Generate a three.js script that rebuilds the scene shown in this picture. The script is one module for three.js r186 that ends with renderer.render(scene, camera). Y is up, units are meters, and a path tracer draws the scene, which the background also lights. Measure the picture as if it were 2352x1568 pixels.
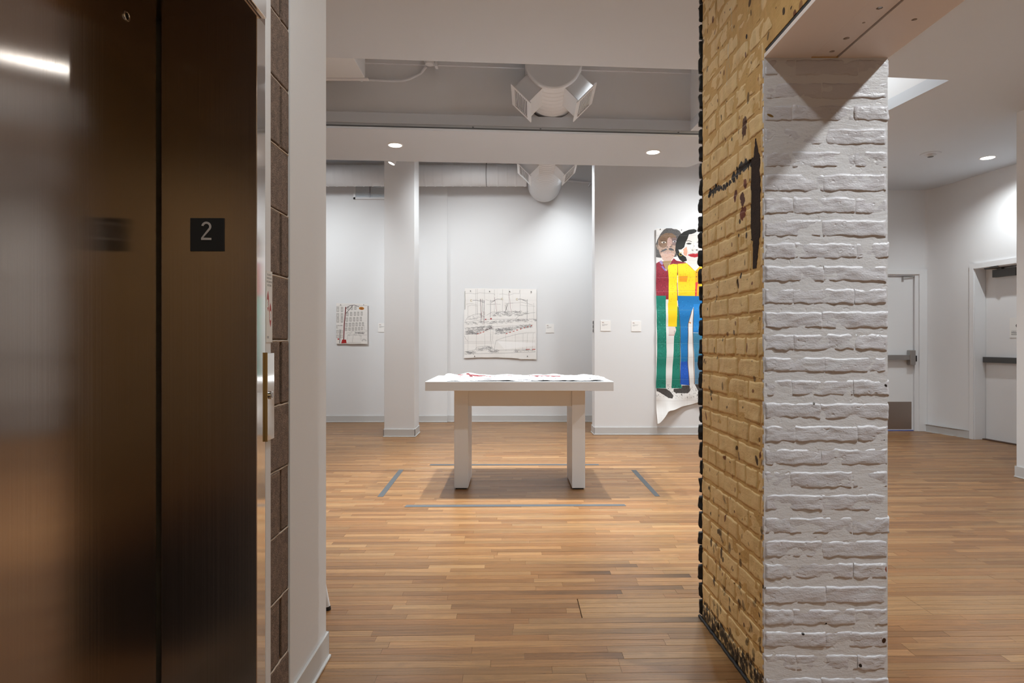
import * as THREE from 'three';
import { RoundedBoxGeometry } from 'three/addons/geometries/RoundedBoxGeometry.js';
import { mergeGeometries } from 'three/addons/utils/BufferGeometryUtils.js';
import { ImprovedNoise } from 'three/addons/math/ImprovedNoise.js';

// ------------------------------------------------------------------ camera, exposure, lights
const F = 1450, EYE = 1.24;
const scene = new THREE.Scene();
scene.background = new THREE.Color(0x000000);
const camera = new THREE.PerspectiveCamera(2 * Math.atan(784 / F) * 180 / Math.PI, 2352 / 1568, 0.05, 60);
camera.position.set(0, EYE, 0);
camera.lookAt(0, EYE, -10);
const renderer = new THREE.WebGLRenderer({ antialias: true });
renderer.toneMapping = THREE.LinearToneMapping;
renderer.toneMappingExposure = 1.02;
renderer.shadowMap.enabled = true;

const V = (x, y, d) => new THREE.Vector3(x, y, -d);               // d: distance into the picture
function spot([x, y, d], [tx, ty, td], power, angle, penumbra, size = 1.5, color = 0xf6fdff) {
  const l = new THREE.SpotLight(color, power, 0, angle * Math.PI / 180, penumbra, 2);
  l.position.copy(V(x, y, d)); l.target.position.copy(V(tx, ty, td));
  l.castShadow = true; l.shadow.radius = size; l.shadow.mapSize.set(1024, 1024);
  scene.add(l, l.target);
  return l;
}
const CEIL = 3.33, TOP = 3.96, TAN = 0.0742;
// recessed downlights: [x, y, depth, power]
const DOWN = {
  gallery_left: [-1.243, CEIL, 6.72, 7.5], gallery_right: [1.557, CEIL, 6.97, 13],
  lobby: [-0.10, CEIL, 1.25, 5.2], hall: [-0.25, CEIL, 3.55, 3], beside_pier: [1.52, CEIL, 4.70, 7], passage: [2.27, CEIL, 1.25, 17], exit: [5.41, CEIL, 7.18, 6.2], passage_far: [3.3, CEIL, 3.6, 12], lobby_rear: [-0.2, CEIL, -2.6, 15],
};
for (const [x, y, d, p] of Object.values(DOWN)) spot([x, y - 0.03, d], [x, 0, d], p, 76, 0.6, d < 1.5 ? 3 : d > 6 && x < 2 ? 5 : 1);
// adjustable spotlights: [position], [aim], power, cone, blend
const SPOTS = [
  [[-0.6, 3.80, 5.45], [-0.05, 0.9, 5.5], 40, 40, 1.0],
  [[-1.12, 3.80, 5.35], [-0.7, 0.9, 5.2], 42, 42, 1.0],
  [[0.95, 3.80, 5.5], [0.55, 0.9, 5.3], 28, 42, 1.0],
  [[0.80, 3.76, 8.50], [0.55, 1.0, 9.72], 10.5, 58, 1.0],
  [[-0.60, 3.76, 7.80], [-0.4, 0.9, 9.72], 14, 60, 1.0],
  [[-3.1, 3.76, 7.75], [-2.6, 0.9, 9.72], 16.5, 58, 1.0],
  [[2.7, 3.76, 7.10], [2.1, 1.2, 8.4], 13, 50, 1.0],
  [[3.3, 3.76, 7.15], [3.2, 1.2, 8.4], 14, 46, 1.0],
  [[-1.5, 3.46, 7.86], [-3.0, 0, 7.6], 4, 40, 1.0],
];
for (const [p, t, w, a, b] of SPOTS) {
  const dir = V(...t).sub(V(...p)).normalize(), q = V(...p).addScaledVector(dir, 0.02);
  spot([q.x, q.y, -q.z], t, w, a, b, p[2] > 7 ? 7 : 1.3, 0xf7fdff);
}
spot([2.75, 3.9, 5.62], [3.4, 3.3, 5.62], 2.2, 75, 0.9, 2);        // lamp inside the ceiling recess over the passage

// ------------------------------------------------------------------ helpers
let seed = 7;
const rnd = () => { seed = (seed + 0x6d2b79f5) | 0; let t = Math.imul(seed ^ (seed >>> 15), 1 | seed); t = (t + Math.imul(t ^ (t >>> 7), 61 | t)) ^ t; return ((t ^ (t >>> 14)) >>> 0) / 4294967296; };
const rr = (a, b) => a + (b - a) * rnd();
const perlin = new ImprovedNoise();
const N = (x, y, z = 0) => perlin.noise(x, y, z);
const fbm = (x, y, z = 0, o = 4) => { let s = 0, a = 0.5; for (let i = 0; i < o; i++) { s += a * N(x, y, z + i * 7.3); x *= 2.03; y *= 2.03; z *= 2.03; a *= 0.5; } return s; };
const used = new Map();
function numbered(n) { const k = used.get(n) ?? 0; used.set(n, k + 1); return k ? n + '_' + String(k).padStart(3, '0') : n; }
function boxUV(g) {
  const p = g.attributes.position, n = g.attributes.normal, uv = new Float32Array(p.count * 2);
  for (let i = 0; i < p.count; i++) {
    const ax = Math.abs(n.getX(i)), ay = Math.abs(n.getY(i)), az = Math.abs(n.getZ(i));
    if (ax >= ay && ax >= az) { uv[2 * i] = -p.getZ(i); uv[2 * i + 1] = p.getY(i); }
    else if (ay >= az) { uv[2 * i] = p.getX(i); uv[2 * i + 1] = -p.getZ(i); }
    else { uv[2 * i] = p.getX(i); uv[2 * i + 1] = p.getY(i); }
  }
  g.setAttribute('uv', new THREE.BufferAttribute(uv, 2));
  return g;
}
// box between world limits; d = depth
function box(x0, x1, y0, y1, d0, d1, r = 0) {
  const w = Math.abs(x1 - x0), h = Math.abs(y1 - y0), l = Math.abs(d1 - d0);
  const g = r ? new RoundedBoxGeometry(w, h, l, 2, Math.min(r, w / 2.1, h / 2.1, l / 2.1)) : new THREE.BoxGeometry(w, h, l);
  g.translate((x0 + x1) / 2, (y0 + y1) / 2, -(d0 + d1) / 2);
  return boxUV(g);
}
function flat(g) { const q = g.index ? g.toNonIndexed() : g; for (const k of Object.keys(q.attributes)) if (!['position', 'normal', 'uv', 'color'].includes(k)) q.deleteAttribute(k); return q; }
function join(list) {
  if (list.length === 1) return list[0];
  const l = list.map(flat), colored = l.some((g) => g.attributes.color);
  for (const g of l) {
    if (!g.attributes.uv) boxUV(g);
    if (colored && !g.attributes.color) g.setAttribute('color', new THREE.BufferAttribute(new Float32Array(g.attributes.position.count * 3).fill(1), 3));
  }
  return mergeGeometries(l);
}
// prism over a plan polygon [[x, depth], ...] from y0 to y1 with holes
function plan(poly, y0, y1, holes = []) {
  const s = new THREE.Shape(poly.map(([x, d]) => new THREE.Vector2(x, d)));
  for (const h of holes) s.holes.push(new THREE.Path(h.map(([x, d]) => new THREE.Vector2(x, d))));
  const g = new THREE.ExtrudeGeometry(s, { depth: y1 - y0, bevelEnabled: false });
  g.rotateX(-Math.PI / 2);
  g.translate(0, y0, 0);
  return boxUV(g);
}
function cyl(r0, r1, a, b, seg = 24, open = false) {               // cylinder from point a to point b (Vector3), r0 at a
  const dir = b.clone().sub(a), g = new THREE.CylinderGeometry(r1, r0, dir.length(), seg, 1, open);
  g.applyQuaternion(new THREE.Quaternion().setFromUnitVectors(new THREE.Vector3(0, 1, 0), dir.clone().normalize()));
  const m = a.clone().add(b).multiplyScalar(0.5);
  return g.translate(m.x, m.y, m.z);
}
function tube(points, r, seg = 10) {
  const c = new THREE.CatmullRomCurve3(points, false, 'catmullrom', 0.1);
  return new THREE.TubeGeometry(c, points.length * 8, r, seg, false);
}
const origin = new THREE.Vector3();
function shade(m) { m.castShadow = true; m.receiveShadow = true; return m; }
function tag(o, label, category, group) { o.userData.label = label; o.userData.category = category; if (group) o.userData.group = group; return o; }
function thing(name, label, category, [x, y, d], group) {
  const o = new THREE.Group(); o.name = numbered(name); o.position.copy(V(x, y, d)); scene.add(o);
  return tag(o, label, category, group);
}
// a part: geometry given in world coordinates, moved into its parent's frame
function part(parent, name, geos, mat, label) {
  const g = join([].concat(geos));
  let p = parent; const o = new THREE.Vector3();
  while (p) { o.add(p.position); p = p.parent; }
  g.translate(-o.x, -o.y, -o.z);
  const m = shade(new THREE.Mesh(g, mat)); m.name = name; parent.add(m);
  if (label) m.userData.label = label;
  return m;
}
function one(name, geos, mat, label, category, group) {
  const g = join([].concat(geos)); g.computeBoundingBox();
  const c = g.boundingBox.getCenter(new THREE.Vector3()); c.y = g.boundingBox.min.y; g.translate(-c.x, -c.y, -c.z);
  const m = shade(new THREE.Mesh(g, mat)); m.name = numbered(name); m.position.copy(c); scene.add(m);
  return tag(m, label, category, group);
}
function struct(name, geos, mat, label) {
  const m = shade(new THREE.Mesh(join([].concat(geos)), mat)); m.name = name; m.userData.kind = 'structure'; if (label) m.userData.label = label; scene.add(m);
  return m;
}
function structGroup(name, label) { const g = new THREE.Group(); g.name = name; g.userData.kind = 'structure'; if (label) g.userData.label = label; scene.add(g); return g; }

// ------------------------------------------------------------------ textures
function dataTex(w, h, f, srgb, repeat = true) {
  const a = new Uint8Array(w * h * 4);
  for (let y = 0; y < h; y++) for (let x = 0; x < w; x++) { const c = f(x, y), o = (y * w + x) * 4; a[o] = Math.max(0, Math.min(255, c[0])); a[o + 1] = Math.max(0, Math.min(255, c[1])); a[o + 2] = Math.max(0, Math.min(255, c[2])); a[o + 3] = 255; }
  const t = new THREE.DataTexture(a, w, h); t.magFilter = THREE.LinearFilter; t.minFilter = THREE.LinearMipmapLinearFilter; t.generateMipmaps = true;
  if (repeat) t.wrapS = t.wrapT = THREE.RepeatWrapping;
  if (srgb) t.colorSpace = THREE.SRGBColorSpace;
  t.needsUpdate = true; return t;
}
const per = (x, n) => [Math.cos(x / n * 6.28318), Math.sin(x / n * 6.28318)];
function canvasTex(w, h, draw, srgb = true, repeat = false) {
  const c = document.createElement('canvas'); c.width = w; c.height = h; draw(c.getContext('2d'), w, h);
  const t = new THREE.CanvasTexture(c); if (srgb) t.colorSpace = THREE.SRGBColorSpace; t.magFilter = THREE.LinearFilter; t.anisotropy = 8;
  if (repeat) t.wrapS = t.wrapT = THREE.RepeatWrapping;
  return t;
}
// oak grain, 1.6 m x 0.4 m per tile
const grainTex = dataTex(1024, 256, (x, y) => {
  const [cx, sx] = per(x, 1024);
  const long = N(cx * 1.2, sx * 1.2 + y * 0.11, 3.1), fine = N(cx * 3 + 9, sx * 3 + y * 0.45, 8.4), pore = N(cx * 14, sx * 14 + y * 0.8, 1.7);
  const cath = Math.sin((y * 0.16 + 5 * N(cx * 1.4, sx * 1.4 + y * 0.03, 5.5)) * 2.2);
  let v = 222 + 22 * long + 16 * fine + 7 * cath; if (pore > 0.34) v -= 26 * (pore - 0.34) * 4;
  return [v, v * 0.985, v * 0.965];
}, true);
grainTex.repeat.set(1 / 1.6, 1 / 0.4);
const speck = dataTex(512, 512, (x, y) => {
  const a = fbm(x * 0.035, y * 0.035, 2.2, 4), b = N(x * 0.31, y * 0.31, 4.5), c = N(x * 0.62, y * 0.62, 9.1);
  let v = 190 + 50 * a + 55 * b + 40 * c; if (c > 0.42) v -= 120;
  return [v, v * 0.97, v * 0.94];
}, true);
speck.repeat.set(2.4, 2.4);
const speckBump = dataTex(512, 512, (x, y) => { const b = N(x * 0.31, y * 0.31, 4.5), c = N(x * 0.62, y * 0.62, 9.1); let v = 150 + 60 * b + 50 * c; if (c > 0.42) v -= 130; return [v, v, v]; });
speckBump.repeat.set(2.4, 2.4);
// thick brushed paint over brick, 0.8 m per tile
const paintBump = dataTex(1024, 1024, (x, y) => {
  const s = x * 0.012, t = y * 0.02;
  const lump = fbm(s * 1.2, t * 1.5, 1.3, 5), ridge = 1 - Math.abs(fbm(s * 0.9 + 4, t * 2.1, 6.6, 4)) * 3, fine = N(x * 0.12, y * 0.17, 3.3), f2 = N(x * 0.33, y * 0.33, 7.3);
  let v = 120 + 95 * lump + 26 * Math.max(0, ridge) + 16 * fine + 8 * f2;
  const pit = N(x * 0.055, y * 0.06, 12.5); if (pit > 0.55) v -= 300 * (pit - 0.55);
  return [v, v, v];
});
paintBump.repeat.set(1 / 0.8, 1 / 0.8);
const wallBump = dataTex(512, 512, (x, y) => { const v = 128 + 40 * N(x * 0.2, y * 0.2, 1) + 40 * N(x * 0.05, y * 0.05, 4); return [v, v, v]; });
wallBump.repeat.set(4, 4);
const brushed = dataTex(512, 128, (x, y) => { const v = 178 + 40 * N(x * 0.9, y * 0.02, 2) + 26 * N(x * 0.21, y * 0.01, 5); return [v, v, v]; });
brushed.repeat.set(3, 0.5);

// ------------------------------------------------------------------ materials
const std = (color, roughness = 0.8, more = {}) => { const m = new THREE.MeshStandardMaterial({ roughness, ...more }); if (Array.isArray(color)) m.color.setRGB(...color); else m.color.set(color); return m; };
const phys = (color, roughness, more = {}) => { const m = new THREE.MeshPhysicalMaterial({ roughness, ...more }); if (Array.isArray(color)) m.color.setRGB(...color); else m.color.set(color); return m; };
const M = {
  wall: std([0.77, 0.772, 0.785], 0.75, { bumpMap: wallBump, bumpScale: 0.0004 }),
  ceiling: std([0.64, 0.67, 0.715], 0.85),
  darkceil: std([0.10, 0.085, 0.075], 0.9),
  base: std([0.58, 0.575, 0.57], 0.45),
  white: std([0.78, 0.785, 0.80], 0.5),
  table: std([0.79, 0.795, 0.81], 0.42),
  duct: std([0.73, 0.74, 0.76], 0.5),
  black: std([0.012, 0.011, 0.011], 0.6),
  dark: std([0.03, 0.027, 0.025], 0.8),
  plank: phys([1, 1, 1], 0.33, { specularIntensity: 0.65, map: grainTex, vertexColors: true, bumpMap: grainTex, bumpScale: 0.00025 }),
  oak: std([0.43, 0.22, 0.10], 0.4, { map: grainTex }),
  subfloor: std([0.05, 0.03, 0.018], 0.9),
  carpet: std([0.012, 0.009, 0.008], 0.95),
  steel: phys([0.36, 0.31, 0.275], 0.22, { metalness: 1, anisotropy: 0.96, roughnessMap: brushed }),
  jamb: phys([0.36, 0.30, 0.265], 0.26, { metalness: 1, anisotropy: 0.85, roughnessMap: brushed }),
  mirror: phys([0.66, 0.64, 0.62], 0.07, { metalness: 1 }),
  chrome: phys([0.72, 0.71, 0.70], 0.18, { metalness: 1 }),
  brass: std([0.42, 0.29, 0.13], 0.35, { metalness: 1 }),
  satin: std([0.42, 0.40, 0.385], 0.36, { metalness: 1 }),
  grey: std([0.10, 0.098, 0.095], 0.45, { metalness: 0.6 }),
  alu: std([0.45, 0.44, 0.43], 0.4, { metalness: 0.7 }),
  kick: std([0.36, 0.30, 0.265], 0.38, { metalness: 0.9 }),
  tape: std([0.078, 0.084, 0.09], 0.7),
  block: std([0.40, 0.30, 0.245], 0.95, { map: speck, bumpMap: speckBump, bumpScale: 0.003 }),
  mortar: std([0.25, 0.16, 0.105], 0.95, { bumpMap: speckBump, bumpScale: 0.002 }),
  mortarlight: std([0.55, 0.45, 0.37], 0.95),
  glow: std([1, 1, 1], 0.5, { emissive: 0xfff6ea, emissiveIntensity: 8 }),
  lintel: std([0.90, 0.80, 0.745], 0.55, { bumpMap: wallBump, bumpScale: 0.0006 }),
  whitebrick: std([0.74, 0.725, 0.735], 0.42, { bumpMap: paintBump, bumpScale: 0.0028 }),
  blue: std([0.06, 0.10, 0.35], 0.6),
};

// ------------------------------------------------------------------ floor
const FTAN = 0.02, PITCH = 0.0525, PHASE = 2.828 % 0.0525;
{
  const floor = structGroup('floor', 'oak strip floor of short narrow boards running across the view');
  const add = (name, g, m) => { const o = shade(new THREE.Mesh(g, m)); o.name = name; floor.add(o); return o; };
  add('subfloor', box(-5.3, 7.3, -0.12, -0.012, 0.98, 10.1), M.subfloor);
  add('passage_boards', box(0.55, 7.3, -0.12, 0, -4.6, 0.98), M.oak);
  add('carpet', box(-5.3, 0.55, -0.12, 0, -4.6, 0.98), M.carpet);
  const tones = [[0.47, 0.275, 0.155], [0.50, 0.30, 0.172], [0.44, 0.25, 0.138], [0.52, 0.325, 0.195], [0.41, 0.225, 0.12], [0.475, 0.285, 0.17], [0.56, 0.37, 0.235], [0.36, 0.20, 0.115], [0.49, 0.285, 0.155]];
  function plank(x0, x1, z0, z1, tone, lift, stain) {
    const gp = 0.0004, b = 0.0008, c0 = new THREE.Color(...tone);
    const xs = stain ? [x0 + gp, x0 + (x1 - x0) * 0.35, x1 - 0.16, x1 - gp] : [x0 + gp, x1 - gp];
    const za = z0 + gp, zb = z1 - gp, y = lift, yb = -0.012, pos = [], col = [], uv = [], idx = [];
    const u0 = rnd() * 1.6, v0 = rnd() * 0.4, flip = rnd() < 0.5 ? -1 : 1;
    const prof = [[za, yb], [za, y - b], [za + b, y], [zb - b, y], [zb, y - b], [zb, yb]];
    const put = (x, z, yy, k) => {
      pos.push(x, yy, -(z + FTAN * x)); uv.push(u0 + x * flip, v0 + z);
      col.push(c0.r * k, c0.g * k, c0.b * (k < 1 ? k * 1.06 : 1));
    };
    // long faces
    for (let j = 0; j < 5; j++) for (let i = 0; i < xs.length - 1; i++) {
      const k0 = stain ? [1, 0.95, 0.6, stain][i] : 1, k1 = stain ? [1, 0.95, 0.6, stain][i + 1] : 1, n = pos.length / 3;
      put(xs[i], prof[j][0], prof[j][1], k0); put(xs[i + 1], prof[j][0], prof[j][1], k1); put(xs[i + 1], prof[j + 1][0], prof[j + 1][1], k1); put(xs[i], prof[j + 1][0], prof[j + 1][1], k0);
      idx.push(n, n + 1, n + 2, n, n + 2, n + 3);
    }
    for (const [x, s] of [[xs[0], 1], [xs[xs.length - 1], -1]]) {
      const n = pos.length / 3; put(x, za, yb, 1); put(x, zb, yb, 1); put(x, zb, y - b, 1); put(x, za, y - b, 1);
      s > 0 ? idx.push(n, n + 2, n + 1, n, n + 3, n + 2) : idx.push(n, n + 1, n + 2, n, n + 2, n + 3);
    }
    const g = new THREE.BufferGeometry();
    g.setAttribute('position', new THREE.Float32BufferAttribute(pos, 3)); g.setAttribute('uv', new THREE.Float32BufferAttribute(uv, 2)); g.setAttribute('color', new THREE.Float32BufferAttribute(col, 3)); g.setIndex(idx);
    g.computeVertexNormals();
    // how large it shows
    const d = (z0 + z1) / 2, lo = Math.max(x0, -0.3 * d), hi = Math.min(x1, 0.815 * d);
    let show = d > 2.26 && hi > lo ? (hi - lo) / (d * d * d) : 0;
    if (d > 2.16 && d < 2.83 && lo > 0.86 && hi < 1.3) show = 0;
    if (lo > 0.3 * d && hi < 0.6 * d && d > 2.9) show = 0;
    return { g, show };
  }
  const all = [], PATCH0 = 2.828, XP = 0.313;
  for (let r = 0; ; r++) {
    const z0 = 1.0 + PHASE - (1.0 % PITCH) + r * PITCH; if (z0 > 9.95) break;
    const z1 = z0 + PITCH, mid = (z0 + z1) / 2, inPatch = mid > PATCH0 && mid < PATCH0 + 4 * PITCH, near = mid > PATCH0 + 4 * PITCH && mid < PATCH0 + 13 * PITCH;
    let x = -5.2 + rnd() * 0.6;
    const endX = near ? rr(0.5, 0.95) : 0;
    let before = -1;
    while (x < 6.9) {
      let l = rnd() < 0.3 ? rr(0.22, 0.45) : rr(0.45, 1.15), stain = 0;
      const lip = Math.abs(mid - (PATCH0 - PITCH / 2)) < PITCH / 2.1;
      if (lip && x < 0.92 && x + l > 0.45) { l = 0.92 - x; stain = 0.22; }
      if (inPatch && x < XP && x + l > XP) l = XP - x;
      else if (inPatch && Math.abs(x - XP) < 1e-6) l = 1.6;
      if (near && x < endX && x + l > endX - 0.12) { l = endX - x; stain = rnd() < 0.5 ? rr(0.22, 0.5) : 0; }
      let t = Math.floor(rnd() * rnd() * 5.4 + rnd() * 3.6) % 9; if (t === before) t = (t + 1) % 9; before = t;
      const v = inPatch && x >= XP - 1e-6 ? rr(0.97, 1.04) : rr(0.80, 1.19), base = inPatch && x >= XP - 1e-6 ? [0.53, 0.345, 0.215] : tones[t];
      if (l > 0.02) all.push(plank(inPatch && Math.abs(x - XP) < 1e-6 ? x + 0.0035 : x, x + l, z0, z1, base.map((c, q) => c * v * [0.80, 0.695, 0.49][q]), rr(-0.0006, 0.0002), stain && l > 0.3 ? stain : 0));
      x += l;
    }
  }
  const order = all.map((_, i) => i).sort((a, b) => all[b].show - all[a].show), big = new Set(order.slice(0, 300));
  const rest = [];
  all.forEach(({ g }, i) => {
    if (!big.has(i)) { rest.push(g); return; }
    g.computeBoundingBox(); const c = g.boundingBox.getCenter(new THREE.Vector3()); g.translate(-c.x, 0, -c.z);
    const o = add('floor_plank', g, M.plank); o.position.set(c.x, 0, c.z);
  });
  const o = add('far_planks', mergeGeometries(rest), M.plank); o.userData.kind = 'stuff';
}

// ------------------------------------------------------------------ ceilings
const zl = (z0, x) => z0 + TAN * x;                                 // the ceiling's lines run a little askew
const Z1 = 4.750, Z2 = 6.135, Z3 = 7.423;
const cofferA = [[-4.6, zl(Z1, -4.6)], [1.83, zl(Z1, 1.83)], [1.77, zl(Z2, 1.77)], [-4.6, zl(Z2, -4.6)]];
const cofferB = [[2.1, zl(Z1, 2.1)], [3.50, 5.05], [3.38, 5.9], [2.1, 5.9]];
const back = [[-5, zl(Z3, -5)], [2.11, 7.576], [2.45, 6.86], [3.75, 6.95], [3.75, 9.9], [-5, 9.9]];
struct('ceiling', plan([[-5.3, 0.6], [7.3, 0.6], [7.3, 10.1], [-5.3, 10.1]], CEIL, CEIL + 0.1, [cofferA, cofferB, back]), M.ceiling, 'flat white ceiling with recesses cut into it');
struct('ceiling_lobby', box(-5.3, 7.3, CEIL, CEIL + 0.1, -4.6, 0.6), M.darkceil);
struct('ceiling_upper', box(-5.3, 7.3, TOP, TOP + 0.1, 4, 10.1), M.ceiling, 'upper ceiling inside the recesses');
// the recess sides
function fascia(name, a, b, y0, y1, t, hole) {                     // vertical board from plan point a to b, thickness t to the left of a->b
  const L = Math.hypot(b[0] - a[0], b[1] - a[1]), s = new THREE.Shape([new THREE.Vector2(0, 0), new THREE.Vector2(L, 0), new THREE.Vector2(L, y1 - y0), new THREE.Vector2(0, y1 - y0)]);
  if (hole) { const p = new THREE.Path(); p.absarc(hole[0], hole[1], hole[2], 0, Math.PI * 2, true); s.holes.push(p); }
  const g = new THREE.ExtrudeGeometry(s, { depth: t, bevelEnabled: false, curveSegments: 40 });
  const ex = new THREE.Vector3((b[0] - a[0]) / L, 0, -(b[1] - a[1]) / L), ey = new THREE.Vector3(0, 1, 0), ez = ex.clone().cross(ey);
  g.applyMatrix4(new THREE.Matrix4().makeBasis(ex, ey, ez).setPosition(a[0], y0, -a[1]));
  boxUV(g);
  return struct(name, g, M.wall);
}
const YS = CEIL + 0.1;
{
  const a = [-4.6, zl(Z2 + 0.06, -4.6)], b = [1.95, zl(Z2 + 0.06, 1.95)], L = Math.hypot(b[0] - a[0], b[1] - a[1]);
  fascia('trim_1', a, b, YS, TOP, 0.03, [(0.372 + 4.6) * L / 6.55, 0.2535, 0.268]);
  const a2 = [-5, zl(Z3 - 0.02, -5)], b2 = [2.11, zl(Z3 - 0.02, 2.11)], L2 = Math.hypot(b2[0] - a2[0], b2[1] - a2[1]);
  fascia('trim_2', a2, b2, YS, TOP, 0.03, [(0.41 + 5) * L2 / 7.11, 0.235, 0.27]);
  fascia('trim_3', [1.78, 4.6], [1.78, 6.4], YS, TOP, 0.03);
  fascia('trim_4', [3.50, 5.03], [3.38, 5.95], YS, TOP, 0.03);
  fascia('trim_5', [3.9, zl(Z1 - 0.02, 3.9)], [-4.8, zl(Z1 - 0.02, -4.8)], YS, TOP, 0.03);
  fascia('trim_6', [2.11, 7.6], [2.45, 6.84], YS, TOP, 0.03);
  fascia('trim_7', [2.45, 6.84], [3.8, 6.93], YS, TOP, 0.03);
  fascia('trim_8', [3.76, 6.9], [3.76, 9.9], YS, TOP, 0.03);
  fascia('trim_9', [2.0, 5.92], [3.5, 5.92], YS, TOP, 0.03);
  fascia('trim_10', [2.1, 4.8], [2.1, 5.95], YS, TOP, 0.03);
  const cor = fascia('trim_11', [-4.6, zl(Z2 + 0.035, -4.6)], [1.78, zl(Z2 + 0.035, 1.78)], 3.905, TOP, 0.025);
}
// folding-partition track under the ceiling
{
  const tr = structGroup('trim_12', 'long metal sliding track let into the ceiling in front of the two downlights');
  const bar = (z0, z1, y0, y1, m, name) => {
    const o = shade(new THREE.Mesh(plan([[-4.6, zl(z0, -4.6)], [1.95, zl(z0, 1.95)], [1.95, zl(z1, 1.95)], [-4.6, zl(z1, -4.6)]], y0, y1), m)); o.name = name; tr.add(o);
  };
  bar(Z2 + 0.004, Z2 + 0.064, CEIL - 0.003, CEIL + 0.002, std([0.20, 0.195, 0.19], 0.5, { metalness: 0.4 }), 'rail');
  bar(Z2 + 0.064, Z2 + 0.104, CEIL - 0.002, CEIL + 0.002, M.black, 'slot');
  bar(Z2 + 0.104, Z2 + 0.168, CEIL - 0.004, CEIL + 0.002, M.alu, 'rail');
  for (const x of [-1.83, -0.38, 0.28, 1.66]) { const o = shade(new THREE.Mesh(cyl(0.009, 0.009, V(x, CEIL - 0.006, zl(Z2 + 0.04, x)), V(x, CEIL - 0.002, zl(Z2 + 0.04, x)), 12), M.black)); o.name = 'screw'; tr.add(o); }
}

// ------------------------------------------------------------------ walls
struct('wall_back', [box(-5.3, -0.993, -0.1, TOP + 0.1, 9.70, 10.0), box(-0.993, 4.4, -0.1, TOP + 0.1, 9.74, 10.0)], M.wall, 'white gallery wall at the back with a slight step');
struct('wall_left', box(-5.3, -5, -0.1, TOP + 0.1, 2.2, 10.0), M.wall);
struct('wall_partition', box(1.10, 4.4, 0, TOP, 8.40, 8.67), M.wall, 'white partition wall carrying the tall painted banner');
struct('wall_stub', [box(-1.0, -0.729, 0, CEIL, 2.074, 2.475), box(-5.3, -1.0, 0, TOP, 2.2, 2.475)], M.wall, 'white wall end beside the brown concrete blocks');
struct('wall_lobby', [box(-5.3, 7.3, 0, CEIL, -4.6, -4.4), box(-5.3, -1.0, 0, CEIL, -4.6, 0.55), box(-1.0, -0.734, 0, CEIL, -2.6, 0.5), box(-5.3, -1.02, 0, CEIL, 0.5, 2.2)], std([0.60, 0.58, 0.57], 0.9));
struct('column', box(-1.662, -1.268, 0, TOP, 8.21, 8.60, 0.004), M.wall, 'square white column standing in front of the back wall');
struct('wall_right', [box(4.62, 4.85, 0, CEIL, -4.4, 5.78), box(4.7, 7.3, 0, CEIL, 5.5, 5.775)], M.wall, 'white wall edge at the far right of the picture');
struct('wall_exit', [box(4.4, 4.62, 0, CEIL, 8.73, 9.0), box(5.60, 5.72, 0, CEIL, 8.73, 9.0), box(4.62, 5.60, 2.17, CEIL, 8.73, 9.0), box(4.402, 4.6, 0, CEIL, 8.5, 8.73)], M.wall);

// wall with the second exit door, askew, joined to the wall above by a rounded corner
const PHI = 0.13, C0 = [5.775, 8.644], E = [Math.sin(PHI), -Math.cos(PHI)], NN = [Math.cos(PHI), Math.sin(PHI)];  // E along the wall towards the camera, NN into the wall
const W2 = (s, n) => [C0[0] + E[0] * s + NN[0] * n, C0[1] + E[1] * s + NN[1] * n];
const slab = (s0, s1, n0, n1, y0, y1) => plan([W2(s0, n0), W2(s1, n0), W2(s1, n1), W2(s0, n1)], y0, y1);
{
  const arc = []; for (let i = 0; i <= 10; i++) { const t = i / 10, a = [5.70, 8.73], b = W2(0.24, 0), c = [5.765, 8.735]; arc.push([(1 - t) ** 2 * a[0] + 2 * t * (1 - t) * c[0] + t * t * b[0], (1 - t) ** 2 * a[1] + 2 * t * (1 - t) * c[1] + t * t * b[1]]); }
  struct('wall_alcove', [plan([...arc, W2(0.24, 0.3), [5.7, 9.0]].reverse(), 0, CEIL), slab(0.24, 0.64, 0, 0.3, 0, CEIL), slab(0.64, 1.6, 0, 0.3, 2.17, CEIL), slab(1.6, 3.2, 0, 0.3, 0, CEIL), slab(0.6, 1.7, 0.3, 0.4, 0, 2.3)], M.wall, 'white wall with rounded corner and the nearer exit door');
  struct('baseboard_alcove', [plan([...arc.map(([x, d]) => [x - 0.010, d - 0.008]), W2(0.60, -0.011), W2(0.60, 0.01), [5.7, 8.75]].reverse(), 0, 0.10)], M.base);
}
// baseboards: vinyl cove with a thin toe
const bb = (x0, x1, d0, d1) => { const cx = x1 - x0 > d1 - d0; return [box(x0, x1, 0.0, 0.102, d0, d1, 0.003), cx ? box(x0, x1, 0, 0.012, d0 - 0.008, d1, 0.004) : box(x0 - 0.008, x1 + 0.008, 0, 0.012, d0, d1, 0.004)]; };
struct('baseboard_back', [...bb(-5, -0.993, 9.688, 9.70), ...bb(-0.993, 4.4, 9.728, 9.74)], M.base);
struct('baseboard_partition', [...bb(1.09, 4.4, 8.388, 8.40), ...bb(1.088, 1.10, 8.388, 8.68)], M.base);
struct('baseboard_column', [...bb(-1.672, -1.258, 8.198, 8.21), ...bb(-1.268, -1.258, 8.198, 8.61), ...bb(-1.672, -1.662, 8.198, 8.61)], M.base);
struct('baseboard_left', [...bb(-0.729, -0.719, 2.08, 2.485), ...bb(-1.3, -0.719, 2.475, 2.485)], M.base);
struct('baseboard_right', [...bb(4.608, 4.62, 0, 5.79)], M.base);
struct('baseboard_exit', [...bb(5.72, 5.75, 8.72, 8.73)], M.base);

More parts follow.
